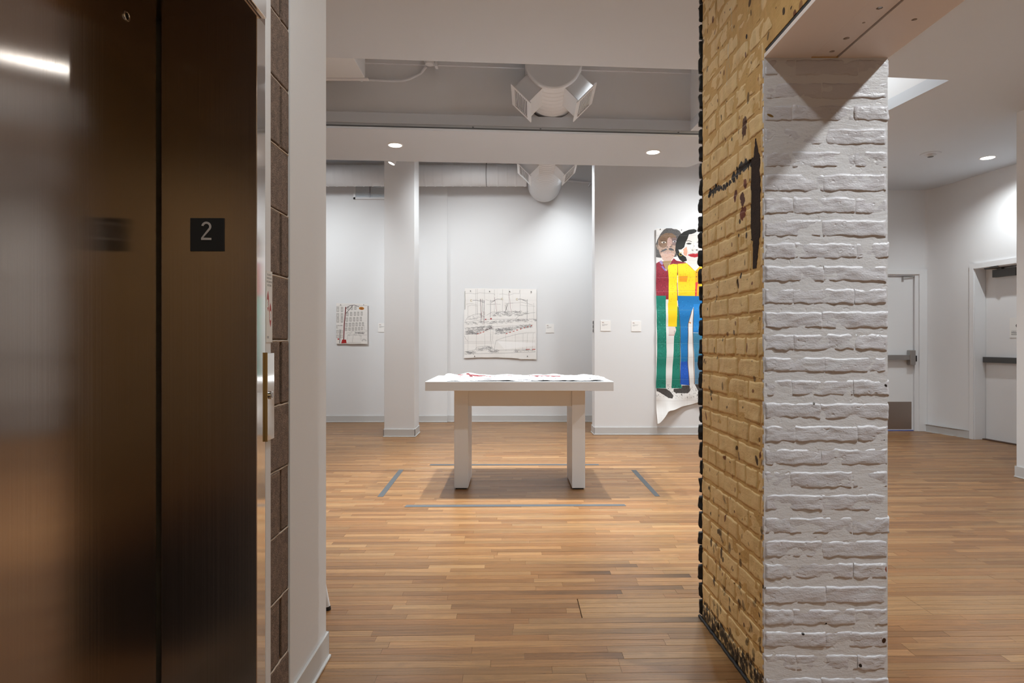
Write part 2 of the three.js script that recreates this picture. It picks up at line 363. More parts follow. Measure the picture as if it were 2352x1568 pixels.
// concrete block wall beside the elevator
{
  const w = structGroup('wall_block', 'strip of unpainted brown concrete blocks beside the elevator');
  const add = (n, g, m) => { const o = shade(new THREE.Mesh(g, m)); o.name = n; w.add(o); return o; };
  add('mortar', box(-0.99, -0.7405, 0, CEIL, 1.80, 2.10), M.mortar);
  for (let k = -6; k < 12; k++) {
    const y0 = 1.04 + 0.2032 * k, y1 = y0 + 0.2032, j = 0.004; if (y1 < 0.02 || y0 > CEIL) continue;
    const yy0 = Math.max(0, y0 + j), yy1 = Math.min(CEIL, y1 - j), split = ((k % 2) + 2) % 2 === 0;
    for (const [a, b] of split ? [[1.83, 1.996], [2.013, 2.0745]] : [[1.83, 2.0745]]) {
      const g = box(-0.80, -0.734 + rr(-0.0015, 0.0015), yy0, yy1, a, b, 0.004);
      const p = g.attributes.position; for (let i = 0; i < p.count; i++) if (p.getX(i) > -0.745) p.setX(i, p.getX(i) + 0.0012 * N(p.getY(i) * 30, p.getZ(i) * 40, k));
      add('concrete_block', g, M.block);
    }
    if (split) add('open_joint', box(-0.76, -0.7395, yy0 + 0.012, yy1 - 0.02, 1.997, 2.0115), M.black);
    // light smear of mortar along the bed joint
    if (y0 > 0.05) { const c = []; for (let i = 0; i <= 8; i++) c.push(V(-0.7375 + 0.003 * N(i * 0.7, k, 3), y0 + 0.002 * N(i * 0.9, k, 1) - 0.002, 1.90 + i * 0.0225)); add('mortar_bead', tube(c, 0.0032, 6), M.mortarlight); }
  }
}
struct('trim_13', box(-0.80, -0.715, 0, CEIL, 1.831, 1.872, 0.002), M.wall, 'narrow white strip between elevator frame and concrete blocks');

// ------------------------------------------------------------------ elevator
function plateUV(g, axis) {                                        // u runs across the brushing
  const p = g.attributes.position, uv = g.attributes.uv;
  for (let i = 0; i < p.count; i++) uv.setXY(i, axis === 'x' ? p.getX(i) : -p.getZ(i), p.getY(i));
  return g;
}
{
  const e = structGroup('door_3', 'brushed steel elevator door with its steel jamb and frame');
  const add = (n, g, m, l) => { const o = shade(new THREE.Mesh(g, m)); o.name = n; if (l) o.userData.label = l; e.add(o); return o; };
  add('door_panel', plateUV(box(-1.025, -0.989, 0.006, 2.17, 0.45, 1.757, 0.003), 'z'), M.steel, 'sliding door panel of brushed steel');
  add('jamb', plateUV(box(-0.983, -0.7155, 0, 2.155, 1.768, 1.79, 0.0015), 'x'), M.jamb, 'steel jamb carrying the number plate');
  add('jamb_core', box(-0.98, -0.717, 0, CEIL, 1.79, 1.83), M.dark);
  add('frame', box(-0.735, -0.715, 0, 2.155, 1.7695, 1.8305, 0.002), M.mirror, 'polished edge of the frame');
  add('header', box(-1.0, -0.7155, 2.152, 2.5, 0.4, 1.83), M.jamb);
  add('sill', box(-1.05, -0.72, -0.01, 0.004, 0.45, 1.768), M.alu);
  add('near_jamb', box(-1.0, -0.7155, 0, 2.155, 0.45, 0.47), M.jamb);
  const t = new THREE.TorusGeometry(0.0105, 0.003, 8, 24); t.rotateY(Math.PI / 2); const kd = 0.989 * F / (1176 - 290), ky = EYE + (784 - 37) * kd / F; t.translate(-0.988, ky, -kd);
  const o = add('key_ring', t, M.chrome, 'small round release key ring'); boxUV(o.geometry);
  const k = cyl(0.008, 0.008, V(-0.9895, ky, kd), V(-0.987, ky, kd), 16); add('key_hole', k, M.black);
}
{
  const p = thing('floor_number_plate', 'square black plate with a grey number 2 on the steel elevator jamb', 'sign', [-0.853, 1.494, 1.7665]);
  const s = 1.768 / F, x0 = (438 - 1176) * s, x1 = (515.5 - 1176) * s, y1 = EYE + (784 - 501) * s, y0 = EYE + (784 - 577) * s;
  part(p, 'plate', box(x0, x1, y0, y1, 1.7645, 1.768, 0.0008), M.black);
  const c = new THREE.Shape(), cx = (475.5 - 1176) * s, cb = EYE + (784 - 551.5) * s, ct = EYE + (784 - 509.5) * s, h = ct - cb, w = h * 0.54, st = h * 0.115;
  // the figure 2 as an outline
  const out = [], inn = []; const R = w / 2;
  for (let i = 0; i <= 20; i++) { const a = Math.PI * (0.94 - 1.20 * i / 20); out.push([cx + R * Math.cos(a), ct - R + R * Math.sin(a) * 1.0]); inn.push([cx + (R - st) * Math.cos(a), ct - R + (R - st) * Math.sin(a)]); }
  const pts = [...out, [cx - R + st * 0.9, cb + st * 1.1], [cx + R, cb + st], [cx + R, cb], [cx - R - st * 0.1, cb], [cx - R - st * 0.1, cb + st], ...inn.reverse()];
  c.setFromPoints(pts.map(([x, y]) => new THREE.Vector2(x, y)));
  const g = new THREE.ExtrudeGeometry(c, { depth: 0.001, bevelEnabled: false }); g.translate(0, 0, -1.7645);
  part(p, 'numeral', boxUV(g), std([0.55, 0.50, 0.47], 0.5), 'raised grey figure 2');
}
{
  const l = thing('hall_lantern', 'chrome plate above the elevator frame at the top edge of the picture', 'elevator sign', [-0.708, 2.16, 1.62]);
  part(l, 'cover_plate', box(-0.715, -0.701, 2.160, 2.46, 1.44, 1.803, 0.003), M.chrome);
  part(l, 'lens', box(-0.7015, -0.699, 2.26, 2.40, 1.52, 1.72, 0.002), M.white);
}
{
  const p = thing('call_button_panel', 'narrow steel call plate with one round button below the fire notice', 'elevator button', [-0.712, 0.952, 1.856]);
  part(p, 'face_plate', box(-0.715, -0.7085, 0.952, 1.206, 1.8295, 1.882, 0.001), M.mirror);
  part(p, 'edge', box(-0.7148, -0.7082, 0.950, 1.208, 1.8275, 1.8297), M.brass, 'dull gold edge');
  const b = part(p, 'button', [cyl(0.0125, 0.0125, V(-0.7085, 1.083, 1.853), V(-0.7035, 1.083, 1.853), 28)], M.chrome, 'round call button');
  part(b, 'button_cap', [cyl(0.009, 0.008, V(-0.7035, 1.083, 1.853), V(-0.7022, 1.083, 1.853), 24)], M.satin);
}
{
  const t = canvasTex(256, 1024, (c, w, h) => {
    c.fillStyle = '#e6e3df'; c.fillRect(0, 0, w, h);
    c.fillStyle = '#2a2a2a'; c.font = 'bold 40px sans-serif'; c.textAlign = 'center';
    ['IN CASE OF', 'FIRE DO NOT', 'USE ELEVATOR', 'USE STAIRS'].forEach((s, i) => { c.save(); c.translate(w / 2, 70 + i * 50); c.scale(0.82, 1); c.fillText(s, 0, 0); c.restore(); });
    c.fillStyle = '#b03a30';
    const flame = (x, y, s) => { c.beginPath(); c.moveTo(x, y - 170 * s); c.bezierCurveTo(x + 70 * s, y - 60 * s, x + 70 * s, y + 60 * s, x + 10 * s, y + 190 * s); c.bezierCurveTo(x - 70 * s, y + 80 * s, x - 70 * s, y - 40 * s, x, y - 170 * s); c.fill(); };
    flame(70, 430, 0.85); flame(170, 620, 1);
    c.fillStyle = '#e6e3df'; c.beginPath(); c.ellipse(60, 470, 34, 60, 0, 0, 7); c.fill(); c.beginPath(); c.ellipse(176, 640, 40, 72, 0, 0, 7); c.fill();
    c.strokeStyle = '#555'; c.lineWidth = 7; for (const [x, y] of [[60, 470], [176, 640]]) { c.beginPath(); c.moveTo(x + 14, y - 28); c.lineTo(x - 12, y - 8); c.lineTo(x + 12, y + 10); c.lineTo(x - 14, y + 32); c.stroke(); }
    c.fillStyle = '#444'; c.fillRect(30, 940, 80, 8); c.fillRect(30, 958, 80, 8);
  });
  const g = box(-0.715, -0.7138, 1.238, 1.447, 1.834, 1.880), p = g.attributes.position, uv = g.attributes.uv;
  for (let i = 0; i < p.count; i++) uv.setXY(i, (-p.getZ(i) - 1.834) / 0.046, (p.getY(i) - 1.238) / 0.209);
  one('fire_notice', g, std([1, 1, 1], 0.5, { map: t }), 'white notice with red flame pictograms above the elevator call plate', 'sign');
}

// ------------------------------------------------------------------ brick pier, wall over the opening, steel lintel
const PX = 0.864, PW = 1.294, PN = 2.164, PF = 2.827, LY = 2.213, SKEW = (PX - 0.848) / (PF - PN);   // the yellow face leans in a little with depth
const yellowTex = canvasTex(1024, 2048, (c, w, h) => {             // u: depth 1.45..2.95, v: height 0..3.0
  const X = (d) => (d - 1.45) / 1.5 * w, Y = (y) => h - y / 3 * h;
  c.fillStyle = '#eecb90'; c.fillRect(0, 0, w, h);
  for (let i = 0; i < 5000; i++) { const a = rr(0.02, 0.07); c.fillStyle = rnd() < 0.5 ? `rgba(225,190,120,${a})` : `rgba(140,98,40,${a})`; c.beginPath(); c.ellipse(rnd() * w, rnd() * h, rr(3, 22), rr(4, 40), 0, 0, 7); c.fill(); }
  for (let i = 0; i < 900; i++) { c.fillStyle = `rgba(${rnd() < 0.7 ? '40,24,10' : '95,45,25'},${rr(0.35, 0.95)})`; const s = rnd() ** 3 * 7 + 1; c.beginPath(); c.ellipse(rnd() * w, rnd() * h, s * rr(0.5, 1.2), s * rr(0.6, 2.2), rr(-0.6, 0.6), 0, 7); c.fill(); }
  const blob = (d, y, sd, sy, col, n = 40) => { c.fillStyle = col; for (let i = 0; i < n; i++) { c.beginPath(); c.ellipse(X(d + rr(-sd, sd)), Y(y + rr(-sy, sy)), rr(2, 9), rr(3, 12), rr(-1, 1), 0, 7); c.fill(); } };
  blob(2.34, 2.03, 0.012, 0.03, '#5b3518', 26); blob(2.335, 1.60 + 0.22, 0.008, 0.012, '#7d4022', 10); blob(2.36, 1.77, 0.012, 0.015, '#5a2f1c', 18); blob(2.355, 1.72, 0.016, 0.014, '#7a3a22', 22); blob(2.43, 1.80, 0.006, 0.015, '#693018', 10);
  for (let i = 0; i < 40; i++) { const q = i / 40, on = q < 0.12 ? 1 : q < 0.42 ? 1.3 : q < 0.62 ? 0.15 : q < 0.8 ? 0.3 : 1; blob(2.28 + q * 0.46, 1.885 + 0.012 * Math.sin(q * 9) - q * 0.02, 0.006, 0.010 * on, '#1c0f07', Math.ceil(6 * on * rnd())); }
  for (let i = 0; i < 60; i++) blob(2.15 + i * 0.013, 0.02 + rnd() * 0.05, 0.02, 0.03, `rgba(25,17,10,${rr(0.3, 0.8)})`, 6);
  for (let i = 0; i < 40; i++) blob(2.18 + rnd() * 0.6, 0.05 + rnd() ** 2 * 0.7, 0.01, 0.02, `rgba(50,38,22,${rr(0.15, 0.5)})`, 4);
  c.strokeStyle = 'rgba(215,205,190,0.55)'; c.lineWidth = 6; for (const [d, y] of [[2.5, 2.42], [2.52, 2.36], [2.47, 2.55]]) { c.beginPath(); c.moveTo(X(d), Y(y)); c.quadraticCurveTo(X(d + 0.01), Y(y - 0.05), X(d - 0.005), Y(y - 0.1)); c.stroke(); }
});
yellowTex.repeat.set(1 / 1.5, 1 / 3); yellowTex.offset.set(-1.45 / 1.5, 0);
M.yellow = std([1, 1, 1], 0.62, { map: yellowTex, bumpMap: paintBump, bumpScale: 0.0035 });
M.yellowjoint = std([0.80, 0.70, 0.54], 0.8, { map: yellowTex, bumpMap: paintBump, bumpScale: 0.004 });
// one brick as a rounded, uneven cap: local w along u, h along v, standing proud along n
function brickCap(w, h, proud, sink, sd, rough = 1, nx = 10, ny = 5, soft = 0, ends = null) {
  const us = [0, 0.004 / w, 0.012 / w], vs = [0, 0.004 / h, 0.011 / h];
  const U = [...us, ...Array.from({ length: nx - 5 }, (_, i) => us[2] + (1 - 2 * us[2]) * (i + 1) / (nx - 4)), ...us.map((t) => 1 - t).reverse()];
  const W = [...vs, ...Array.from({ length: ny - 5 > 0 ? ny - 5 : 1 }, (_, i, ) => vs[2] + (1 - 2 * vs[2]) * (i + 1) / ((ny - 5 > 0 ? ny - 5 : 1) + 1)), ...vs.map((t) => 1 - t).reverse()];
  if (soft) { W[1] = soft * 0.45 / h; W[2] = soft / h; for (let i = 3; i < W.length - 3; i++) W[i] = W[2] + (1 - W[2] - vs[2]) * (i - 2) / (W.length - 5); }
  const pos = [], uv = [], idx = [];
  for (let j = 0; j < W.length; j++) for (let i = 0; i < U.length; i++) {
    const li = ends && !ends[0] ? 9 : i, ri = ends && !ends[1] ? 9 : U.length - 1 - i;
    const ring = Math.min(li, j, ri, W.length - 1 - j), u = U[i] * w, v = W[j] * h;
    let x = u, y = v, z = ring === 0 ? -sink : ring === 1 ? proud * 0.62 : proud;
    const e = ring < 2 ? 1 : ring === 2 ? 0.6 : 0.2;
    x += e * rough * 0.0035 * N(v * 38, u * 9, sd); y += e * rough * (soft && v < h * 0.4 ? 1.5 : 1) * (0.0035 * N(u * 26, v * 10, sd + 5) + 0.002 * N(u * 90, v, sd + 9));
    if (ends && ring > 0 && ((i === 0 && !ends[0]) || (i === U.length - 1 && !ends[1]))) z -= ends[2];
    if (ring > 0) z += rough * (0.0025 * N(u * 14, v * 22, sd + 3) + 0.0012 * N(u * 45, v * 60, sd + 7));
    pos.push(x, y, z); uv.push(u, v);
  }
  const n = U.length;
  for (let j = 0; j < W.length - 1; j++) for (let i = 0; i < n - 1; i++) { const a = j * n + i; idx.push(a, a + 1, a + n + 1, a, a + n + 1, a + n); }
  const g = new THREE.BufferGeometry();
  g.setAttribute('position', new THREE.Float32BufferAttribute(pos, 3)); g.setAttribute('uv', new THREE.Float32BufferAttribute(uv, 2)); g.setIndex(idx); g.computeVertexNormals();
  return g;
}
{
  const w = structGroup('wall_brick', 'thick old brick wall end, painted yellow on the side and white on the end');
  const add = (n, g, m, l) => { const o = shade(new THREE.Mesh(g, m)); o.name = n; if (l) o.userData.label = l; w.add(o); return o; };
  const COURSE = 0.0785, J = 0.0026, REC = 0.0034;
  // masonry core
  const sk = (d) => PX - SKEW * (d - PN);
  const uvD = (g) => { const p = g.attributes.position, uv = g.attributes.uv; for (let i = 0; i < p.count; i++) uv.setXY(i, -p.getZ(i), p.getY(i)); return g; };
  const core = uvD(plan([[sk(PN) + REC, PN + REC], [PW - 0.006, PN + REC], [PW - 0.006, PF - 0.01], [sk(PF) + REC, PF - 0.01]], 0, CEIL));
  add('mortar_core', core, M.yellowjoint);
  add('mortar_core', box(PX + 0.0008, PW - 0.005, 0.0, LY, PN + 0.0022, PN + 0.0040), M.whitebrick);
  add('mortar_core', uvD(box(PX + REC, PW - 0.01, LY + 0.03, CEIL, -0.3, PN + 0.01)), M.yellowjoint);
  add('near_wall', box(PX, PW, 0, CEIL, -4.4, -0.3), M.yellow);
  // yellow face: u towards the camera, so build with x = -depth
  const SLOT = [2.203, 2.276, 1.50, 1.93];
  const yb = (d0, d1, y0, y1, sd, flatness) => {
    if (d1 - d0 < 0.012) return;
    const g = brickCap(d1 - d0, y1 - y0, REC + flatness, 0.02, sd, 1.5, 12, 8), p = g.attributes.position, uv = g.attributes.uv;
    for (let i = 0; i < p.count; i++) {
      const u = p.getX(i), v = p.getY(i), n = p.getZ(i), d = d1 - u;
      p.setXYZ(i, sk(d) + REC - n, y0 + v, -d); uv.setXY(i, d, y0 + v);
    }
    g.computeVertexNormals(); add('brick', g, M.yellow);
  };
  let k = 0;
  for (let y = 0.004; y < CEIL - 0.02; y += COURSE, k++) {
    const y0 = y + J, y1 = Math.min(y + COURSE - J, CEIL), header = k % 6 === 3, len = header ? 0.104 : 0.206, shift = header ? 0.03 : (k % 2) * 0.103;
    const over = y0 > LY + 0.02, start = over ? 1.45 : PN;
    for (let b = PF + shift - 0.01; b > start + 0.005; b -= len) {
      const hi = Math.min(b, PF) - J, lo = Math.max(b - len + J, start + (over ? 0 : 0.0075)), fl = rr(-0.0018, 0.0012) - (y0 > 2.05 ? 0.0018 : 0) - (lo < 2.32 ? 0.0014 : 0);
      if (hi - lo < 0.012) continue;
      const ys = y1 - y0;
      if (y0 < SLOT[3] && y1 > SLOT[2] && lo < SLOT[1] && hi > SLOT[0]) {
        yb(lo, Math.min(hi, SLOT[0] + rr(-0.004, 0.004)), y0, y1, k * 31 + b * 7, fl); yb(Math.max(lo, SLOT[1] + rr(-0.004, 0.004)), hi, y0, y1, k * 17 + b * 3, fl);
      } else yb(lo, hi, y0, y1, k * 31 + b * 7, fl);
    }
    // blackened, broken brick ends at the far corner
    const g = brickCap(0.03, y1 - y0 + rr(-0.008, 0.002), 0.008 + rr(-0.003, 0.004), 0.03, k * 3.3, 2.4, 9, 9), p = g.attributes.position;
    for (let i = 0; i < p.count; i++) p.setXYZ(i, sk(PF) + REC - p.getZ(i), y0 + 0.003 + p.getY(i), -(PF + 0.034 - p.getX(i)));
    g.computeVertexNormals(); add('brick_end', g, M.black, 'blackened broken end of brick');
  }
  add('far_core', box(PX - 0.004, PW - 0.015, 0, CEIL, PF - 0.02, PF + 0.03), M.dark);
  // exposed dark brick where a strip of the face is missing
  {
    const s = new THREE.Shape(), L = [], R = [];
    for (let i = 0; i <= 60; i++) {
      const t = i / 60, y = 1.50 + t * 0.46, j = (k) => 0.007 * N(t * 31, k) + 0.005 * N(t * 90, k + 4);
      const lo = t < 0.22 ? 0.006 + t * 0.11 : t > 0.84 ? Math.max(0.003, 0.032 - (t - 0.84) * 0.2) : 0.038, hi = t < 0.22 ? 0.024 : t > 0.86 ? Math.max(0.002, 0.018 - (t - 0.86) * 0.1) : 0.042;
      L.push(new THREE.Vector2(-(2.240 + hi + j(1)), y)); R.push(new THREE.Vector2(-(2.240 - lo + j(9)), y));
    }
    s.setFromPoints([...L, ...R.reverse()]);
    const g = new THREE.ExtrudeGeometry(s, { depth: 0.004, bevelEnabled: false }); g.rotateY(-Math.PI / 2); g.rotateY(Math.PI);
    const p = g.attributes.position; g.computeBoundingBox();
    // after the turns: x = -depth of extrusion, z = shape x
    for (let i = 0; i < p.count; i++) { const z = -Math.abs(p.getZ(i)); p.setXYZ(i, sk(-z) + REC - 0.0015 + (Math.abs(p.getX(i)) > 0.002 ? 0 : 0.004), p.getY(i), z); }
    g.computeVertexNormals(); boxUV(g);
    add('exposed_brick', g, std([0.06, 0.028, 0.017], 0.95, { side: THREE.DoubleSide, map: speck, bumpMap: speckBump, bumpScale: 0.004 }), 'tall dark scar where the painted face is missing');
  }
  // black grime along the foot of the pier
  {
    const c = []; for (let i = 0; i <= 30; i++) { const d = PN - 0.02 + (PF - PN + 0.04) * i / 30; c.push(V(sk(d) - 0.002 + 0.004 * N(i * 0.8, 2), 0.004 + 0.004 * N(i * 0.6, 7), d)); }
    add('sealant', tube(c, 0.007, 6), M.black, 'black sealant along the foot');
  }
  // white end face
  const whiteTex = canvasTex(512, 2048, (c, W, H) => {
    c.fillStyle = '#dcdadc'; c.fillRect(0, 0, W, H);
    for (let i = 0; i < 700; i++) { c.fillStyle = `rgba(${rnd() < 0.5 ? '255,255,255' : '190,184,186'},${rr(0.03, 0.12)})`; c.beginPath(); c.ellipse(rnd() * W, rnd() * H, rr(6, 60), rr(4, 16), 0, 0, 7); c.fill(); }
    const at = (x, y) => [((x - 1176) * PN / F - PX) / 0.45 * W, H - (EYE + (784 - y) * PN / F) / 2.3 * H];
    for (const [x, y, a, b, col] of [[1886, 811, 4, 3, '#17120f'], [2036, 885, 4, 3, '#241a14'], [1979, 1073, 2, 6, '#2a201a'], [1966, 1340, 3, 4, '#2a1c12'], [1896, 1437, 3, 8, '#17120f'], [1822, 1495, 4, 8, '#2b2018'], [1976, 1528, 4, 4, '#1b1410'], [1844, 1455, 4, 3, '#1b1410'], [2038, 1307, 5, 7, '#8d3a1e'], [2031, 1472, 5, 6, '#3a2115'], [1870, 926, 3, 5, '#3a3020'], [1930, 1125, 3, 3, '#4b4038'], [1905, 1338, 3, 6, '#332a22'], [2035, 1012, 5, 4, '#241a14'], [1757, 1345, 4, 8, '#3b2a1c'], [1757, 1555, 5, 6, '#2b2018'], [1770, 265, 8, 3, '#8a6a35'], [1850, 95, 2, 2, '#554a44']]) {
      const [u, v] = at(x, y); c.fillStyle = col; c.beginPath(); c.ellipse(u, v, a * 1.6, b * 1.3, 0.3, 0, 7); c.fill();
    }
  });
  whiteTex.repeat.set(1 / 0.45, 1 / 2.3); whiteTex.offset.set(-PX / 0.45, 0);
  const wmat = std([0.92, 0.905, 0.92], 0.4, { map: whiteTex, bumpMap: paintBump, bumpScale: 0.0042 });
  k = 0;
  for (let y = 0.012; y < LY - 0.01; y += COURSE, k++) {
    const bed = rr(0.010, 0.018), y0 = y + bed, y1 = Math.min(y + COURSE - 0.001, LY), W = PW - PX;
    const cuts = k % 2 ? [0, 0.10, 0.312, W] : [0, 0.206, W];
    const jit = rr(-0.012, 0.012);
    for (let i = 0; i < cuts.length - 1; i++) {
      const last = i === cuts.length - 2, a = PX + cuts[i] + (i ? jit : 0.0005), b = PX + cuts[i + 1] + (last ? rr(-0.009, 0.004) : jit);
      const fl = 0.0021 + rr(-0.0008, 0.0011), smooth = y0 > 1.75 && i === 0 ? 0.4 : 1;
      const g = brickCap(b - a, y1 - y0, fl * smooth, 0.012, k * 5.7 + i * 19, 1.5 * smooth, 18, 11, 0.013, [i === 0, last, rnd() < 0.25 ? 0.0003 : rr(0.001, 0.0022)]), p = g.attributes.position, uv = g.attributes.uv;
      for (let q = 0; q < p.count; q++) { p.setXYZ(q, i || p.getX(q) > 0.03 ? a + p.getX(q) : Math.max(a + p.getX(q), PX + 0.0003), y0 + p.getY(q), -(PN + 0.003 - p.getZ(q))); uv.setXY(q, a + uv.getX(q), y0 + uv.getY(q)); }
      g.computeVertexNormals(); add('brick', g, wmat);
    }
  }
  // lintel: three steel strips with bolt holes
  const holeAt = (x, y) => { const d = (LY - EYE) * F / (784 - y); return [(x - 1176) * d / F, d]; };
  const strip = (x0, x1, y, holes) => {
    const circles = holes.map(([hx, hd, r]) => Array.from({ length: 14 }, (_, i) => [hx + r * Math.cos(i * 0.4488), hd + r * Math.sin(i * 0.4488)]));
    add('lintel_strip', plan([[x0, -0.3], [x1, -0.3], [x1, PN + 0.004], [x0, PN + 0.004]], y, y + 0.014, circles), M.lintel, 'pinkish white painted strip of the steel lintel');
  };
  const h1 = holeAt(1911, 121), h2 = holeAt(1944, 91), h3 = holeAt(1984, 55), h4 = holeAt(2020, 22), h5 = holeAt(2100, 45);
  strip(0.866, 1.0255, LY, []); strip(1.030, 1.1135, LY + 0.004, [[...h1, 0.0085], [...h2, 0.0095], [...h3, 0.0045], [...h4, 0.009]]); strip(1.119, 1.292, LY, [[...h5, 0.008]]);
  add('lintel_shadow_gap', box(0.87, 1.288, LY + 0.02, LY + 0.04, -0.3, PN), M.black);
  add('bolt', cyl(0.006, 0.006, V(h4[0] + 0.002, LY + 0.006, h4[1]), V(h4[0] + 0.002, LY + 0.03, h4[1]), 6), M.satin);
}

// ------------------------------------------------------------------ air ducts
function lathe(profile, seg = 64) { return new THREE.LatheGeometry(profile.map(([r, y]) => new THREE.Vector2(r, y)), seg); }
{
  const R = 0.2465, L = 4.18;
  const d = thing('air_duct', 'thick round white air duct running back overhead with four slanted outlet grilles', 'duct', [0.364, 3.69, 5.498]);
  d.rotation.set(-0.0168, -0.031, 0, 'YXZ');
  const loc = (parent, name, g, mat, label) => { if (!g.attributes.uv) boxUV(g); const m = shade(new THREE.Mesh(g, mat)); m.name = name; parent.add(m); if (label) m.userData.label = label; return m; };
  const prof = [[R, 0]];
  for (let z = 0.03; z < L; z += 0.012) { const ph = ((z - 0.03) % 0.085) / 0.085; prof.push([R + (ph < 0.16 ? 0.0065 : 0), z]); }
  prof.push([R, L]);
  const body = lathe(prof, 72); body.rotateX(-Math.PI / 2); loc(d, 'duct_body', body, M.duct);
  const cap = lathe([[0.0001, -0.012], [R - 0.012, -0.012], [R - 0.004, -0.009], [R + 0.004, -0.003], [R + 0.006, 0.004], [R + 0.006, 0.022], [R, 0.024]].reverse(), 72); cap.rotateX(-Math.PI / 2); loc(d, 'end_cap', cap, M.duct, 'flat round end cap');
  const cap2 = lathe([[0.0001, L], [R, L]], 72); cap2.rotateX(-Math.PI / 2); loc(d, 'far_cap', cap2, std([0.76, 0.74, 0.725], 0.5, { side: THREE.DoubleSide }));
  for (const z of [0.035, 2.32]) for (const s of [-1, 1]) {
    const W = 0.185, D = 0.40, r0 = 0.2, r1 = 0.40;
    // outlet box pointing down and out at 45 degrees: local -y is its axis
    const place = (g) => { g.rotateZ(s * Math.PI / 4); g.translate(0, 0, -(z + D / 2)); return g; };
    const shell = (x0, x1, z0, z1) => { const b = new THREE.BoxGeometry(x1 - x0, r1 - r0, z1 - z0); b.translate((x0 + x1) / 2, -(r0 + r1) / 2, (z0 + z1) / 2); return b; };
    const t = 0.004, bx = join([shell(-W / 2, -W / 2 + t, -D / 2, D / 2), shell(W / 2 - t, W / 2, -D / 2, D / 2), shell(-W / 2, W / 2, -D / 2, -D / 2 + t), shell(-W / 2, W / 2, D / 2 - t, D / 2)]);
    const o = loc(d, 'outlet', place(boxUV(bx)), M.duct, 'square outlet box with louvred grille');
    const fs = new THREE.Shape(), fw = W / 2 + 0.03, fd = D / 2 + 0.03; fs.moveTo(-fw, -fd); fs.lineTo(fw, -fd); fs.lineTo(fw, fd); fs.lineTo(-fw, fd); fs.closePath();
    const hw = W / 2 - 0.012, hd = D / 2 - 0.012, ho = new THREE.Path(); ho.moveTo(-hw, -hd); ho.lineTo(-hw, hd); ho.lineTo(hw, hd); ho.lineTo(hw, -hd); ho.closePath(); fs.holes.push(ho);
    const fr = new THREE.ExtrudeGeometry(fs, { depth: 0.008, bevelEnabled: false }); fr.rotateX(Math.PI / 2); fr.translate(0, -r1, 0);
    loc(o, 'grille_frame', place(boxUV(fr)), M.white);
    for (let i = 0; i < 8; i++) { const b = new THREE.BoxGeometry(0.0075, 0.006, 2 * hd); b.translate(-hw + (i + 0.5) * (2 * hw / 8), -r1 + 0.002, 0); loc(o, 'louver', place(boxUV(b)), M.white); }
    const bk = new THREE.BoxGeometry(W - 0.01, 0.004, D - 0.01); bk.translate(0, -r1 + 0.010, 0); loc(o, 'damper', place(boxUV(bk)), M.black);
  }
}
{
  const R = 0.158, y = 3.70, z = 9.36, x0 = -5, x1 = 0.215;
  const d = thing('air_duct', 'slimmer white spiral duct running sideways along the top of the back wall', 'duct', [x0, y, z]);
  const prof = [[0.0001, 0], [R, 0]]; for (let q = 0; q < x1 - x0; q += 0.0133) { const ph = (q % 0.133) / 0.133; prof.push([R + (ph < 0.1 ? 0.006 : 0), q]); } prof.push([R, x1 - x0], [0.0001, x1 - x0]);
  const g = lathe(prof, 48); g.rotateZ(-Math.PI / 2); boxUV(g);
  const m = shade(new THREE.Mesh(g, M.duct)); m.name = 'duct_body'; d.add(m);
  for (const xs of [-0.38]) { const t = new THREE.TorusGeometry(R + 0.003, 0.0035, 8, 40); t.rotateY(Math.PI / 2); t.translate(xs, y, -z); part(d, 'hanger_strap', [boxUV(t), boxUV(cyl(0.005, 0.005, V(xs, y + R, z), V(xs, TOP, z), 8))], M.grey, 'dark hanger strap'); }
}
// air vent on the back wall
{
  const s = 9.70 / F, x0 = (812 - 1176) * s, x1 = x0 + 0.60, y0 = EYE + (784 - 458) * s, y1 = EYE + (784 - 422.5) * s;
  const v = thing('air_vent', 'grey louvred air vent high on the back wall, half behind the column', 'vent', [(x0 + x1) / 2, y0, 9.695]);
  part(v, 'vent_frame', [box(x0, x1, y0, y0 + 0.03, 9.676, 9.70, 0.003), box(x0, x1, y1 - 0.02, y1, 9.676, 9.70, 0.003), box(x0, x0 + 0.035, y0, y1, 9.676, 9.70, 0.003), box(x1 - 0.035, x1, y0, y1, 9.676, 9.70, 0.003)], M.white);
  part(v, 'backing', box(x0 + 0.02, x1 - 0.02, y0 + 0.02, y1 - 0.01, 9.694, 9.699), std([0.20, 0.24, 0.29], 0.4));
  const lou = []; for (let i = 0; i < 9; i++) { const y = y0 + 0.04 + i * (y1 - y0 - 0.065) / 8.5; const b = new THREE.BoxGeometry(x1 - x0 - 0.07, 0.003, 0.018); b.rotateX(-0.7); b.translate((x0 + x1) / 2, y, -9.685); lou.push(b); }
  part(v, 'louvers', lou, std([0.84, 0.90, 0.97], 0.35));
  const mid = x0 + 0.035 + (1176 - 1176 + 134 / 4.126) * s; part(v, 'divider', box(mid, mid + 0.012, y0 + 0.025, y1 - 0.015, 9.675, 9.69), std([0.24, 0.26, 0.29], 0.4, { metalness: 0.5 }));
}
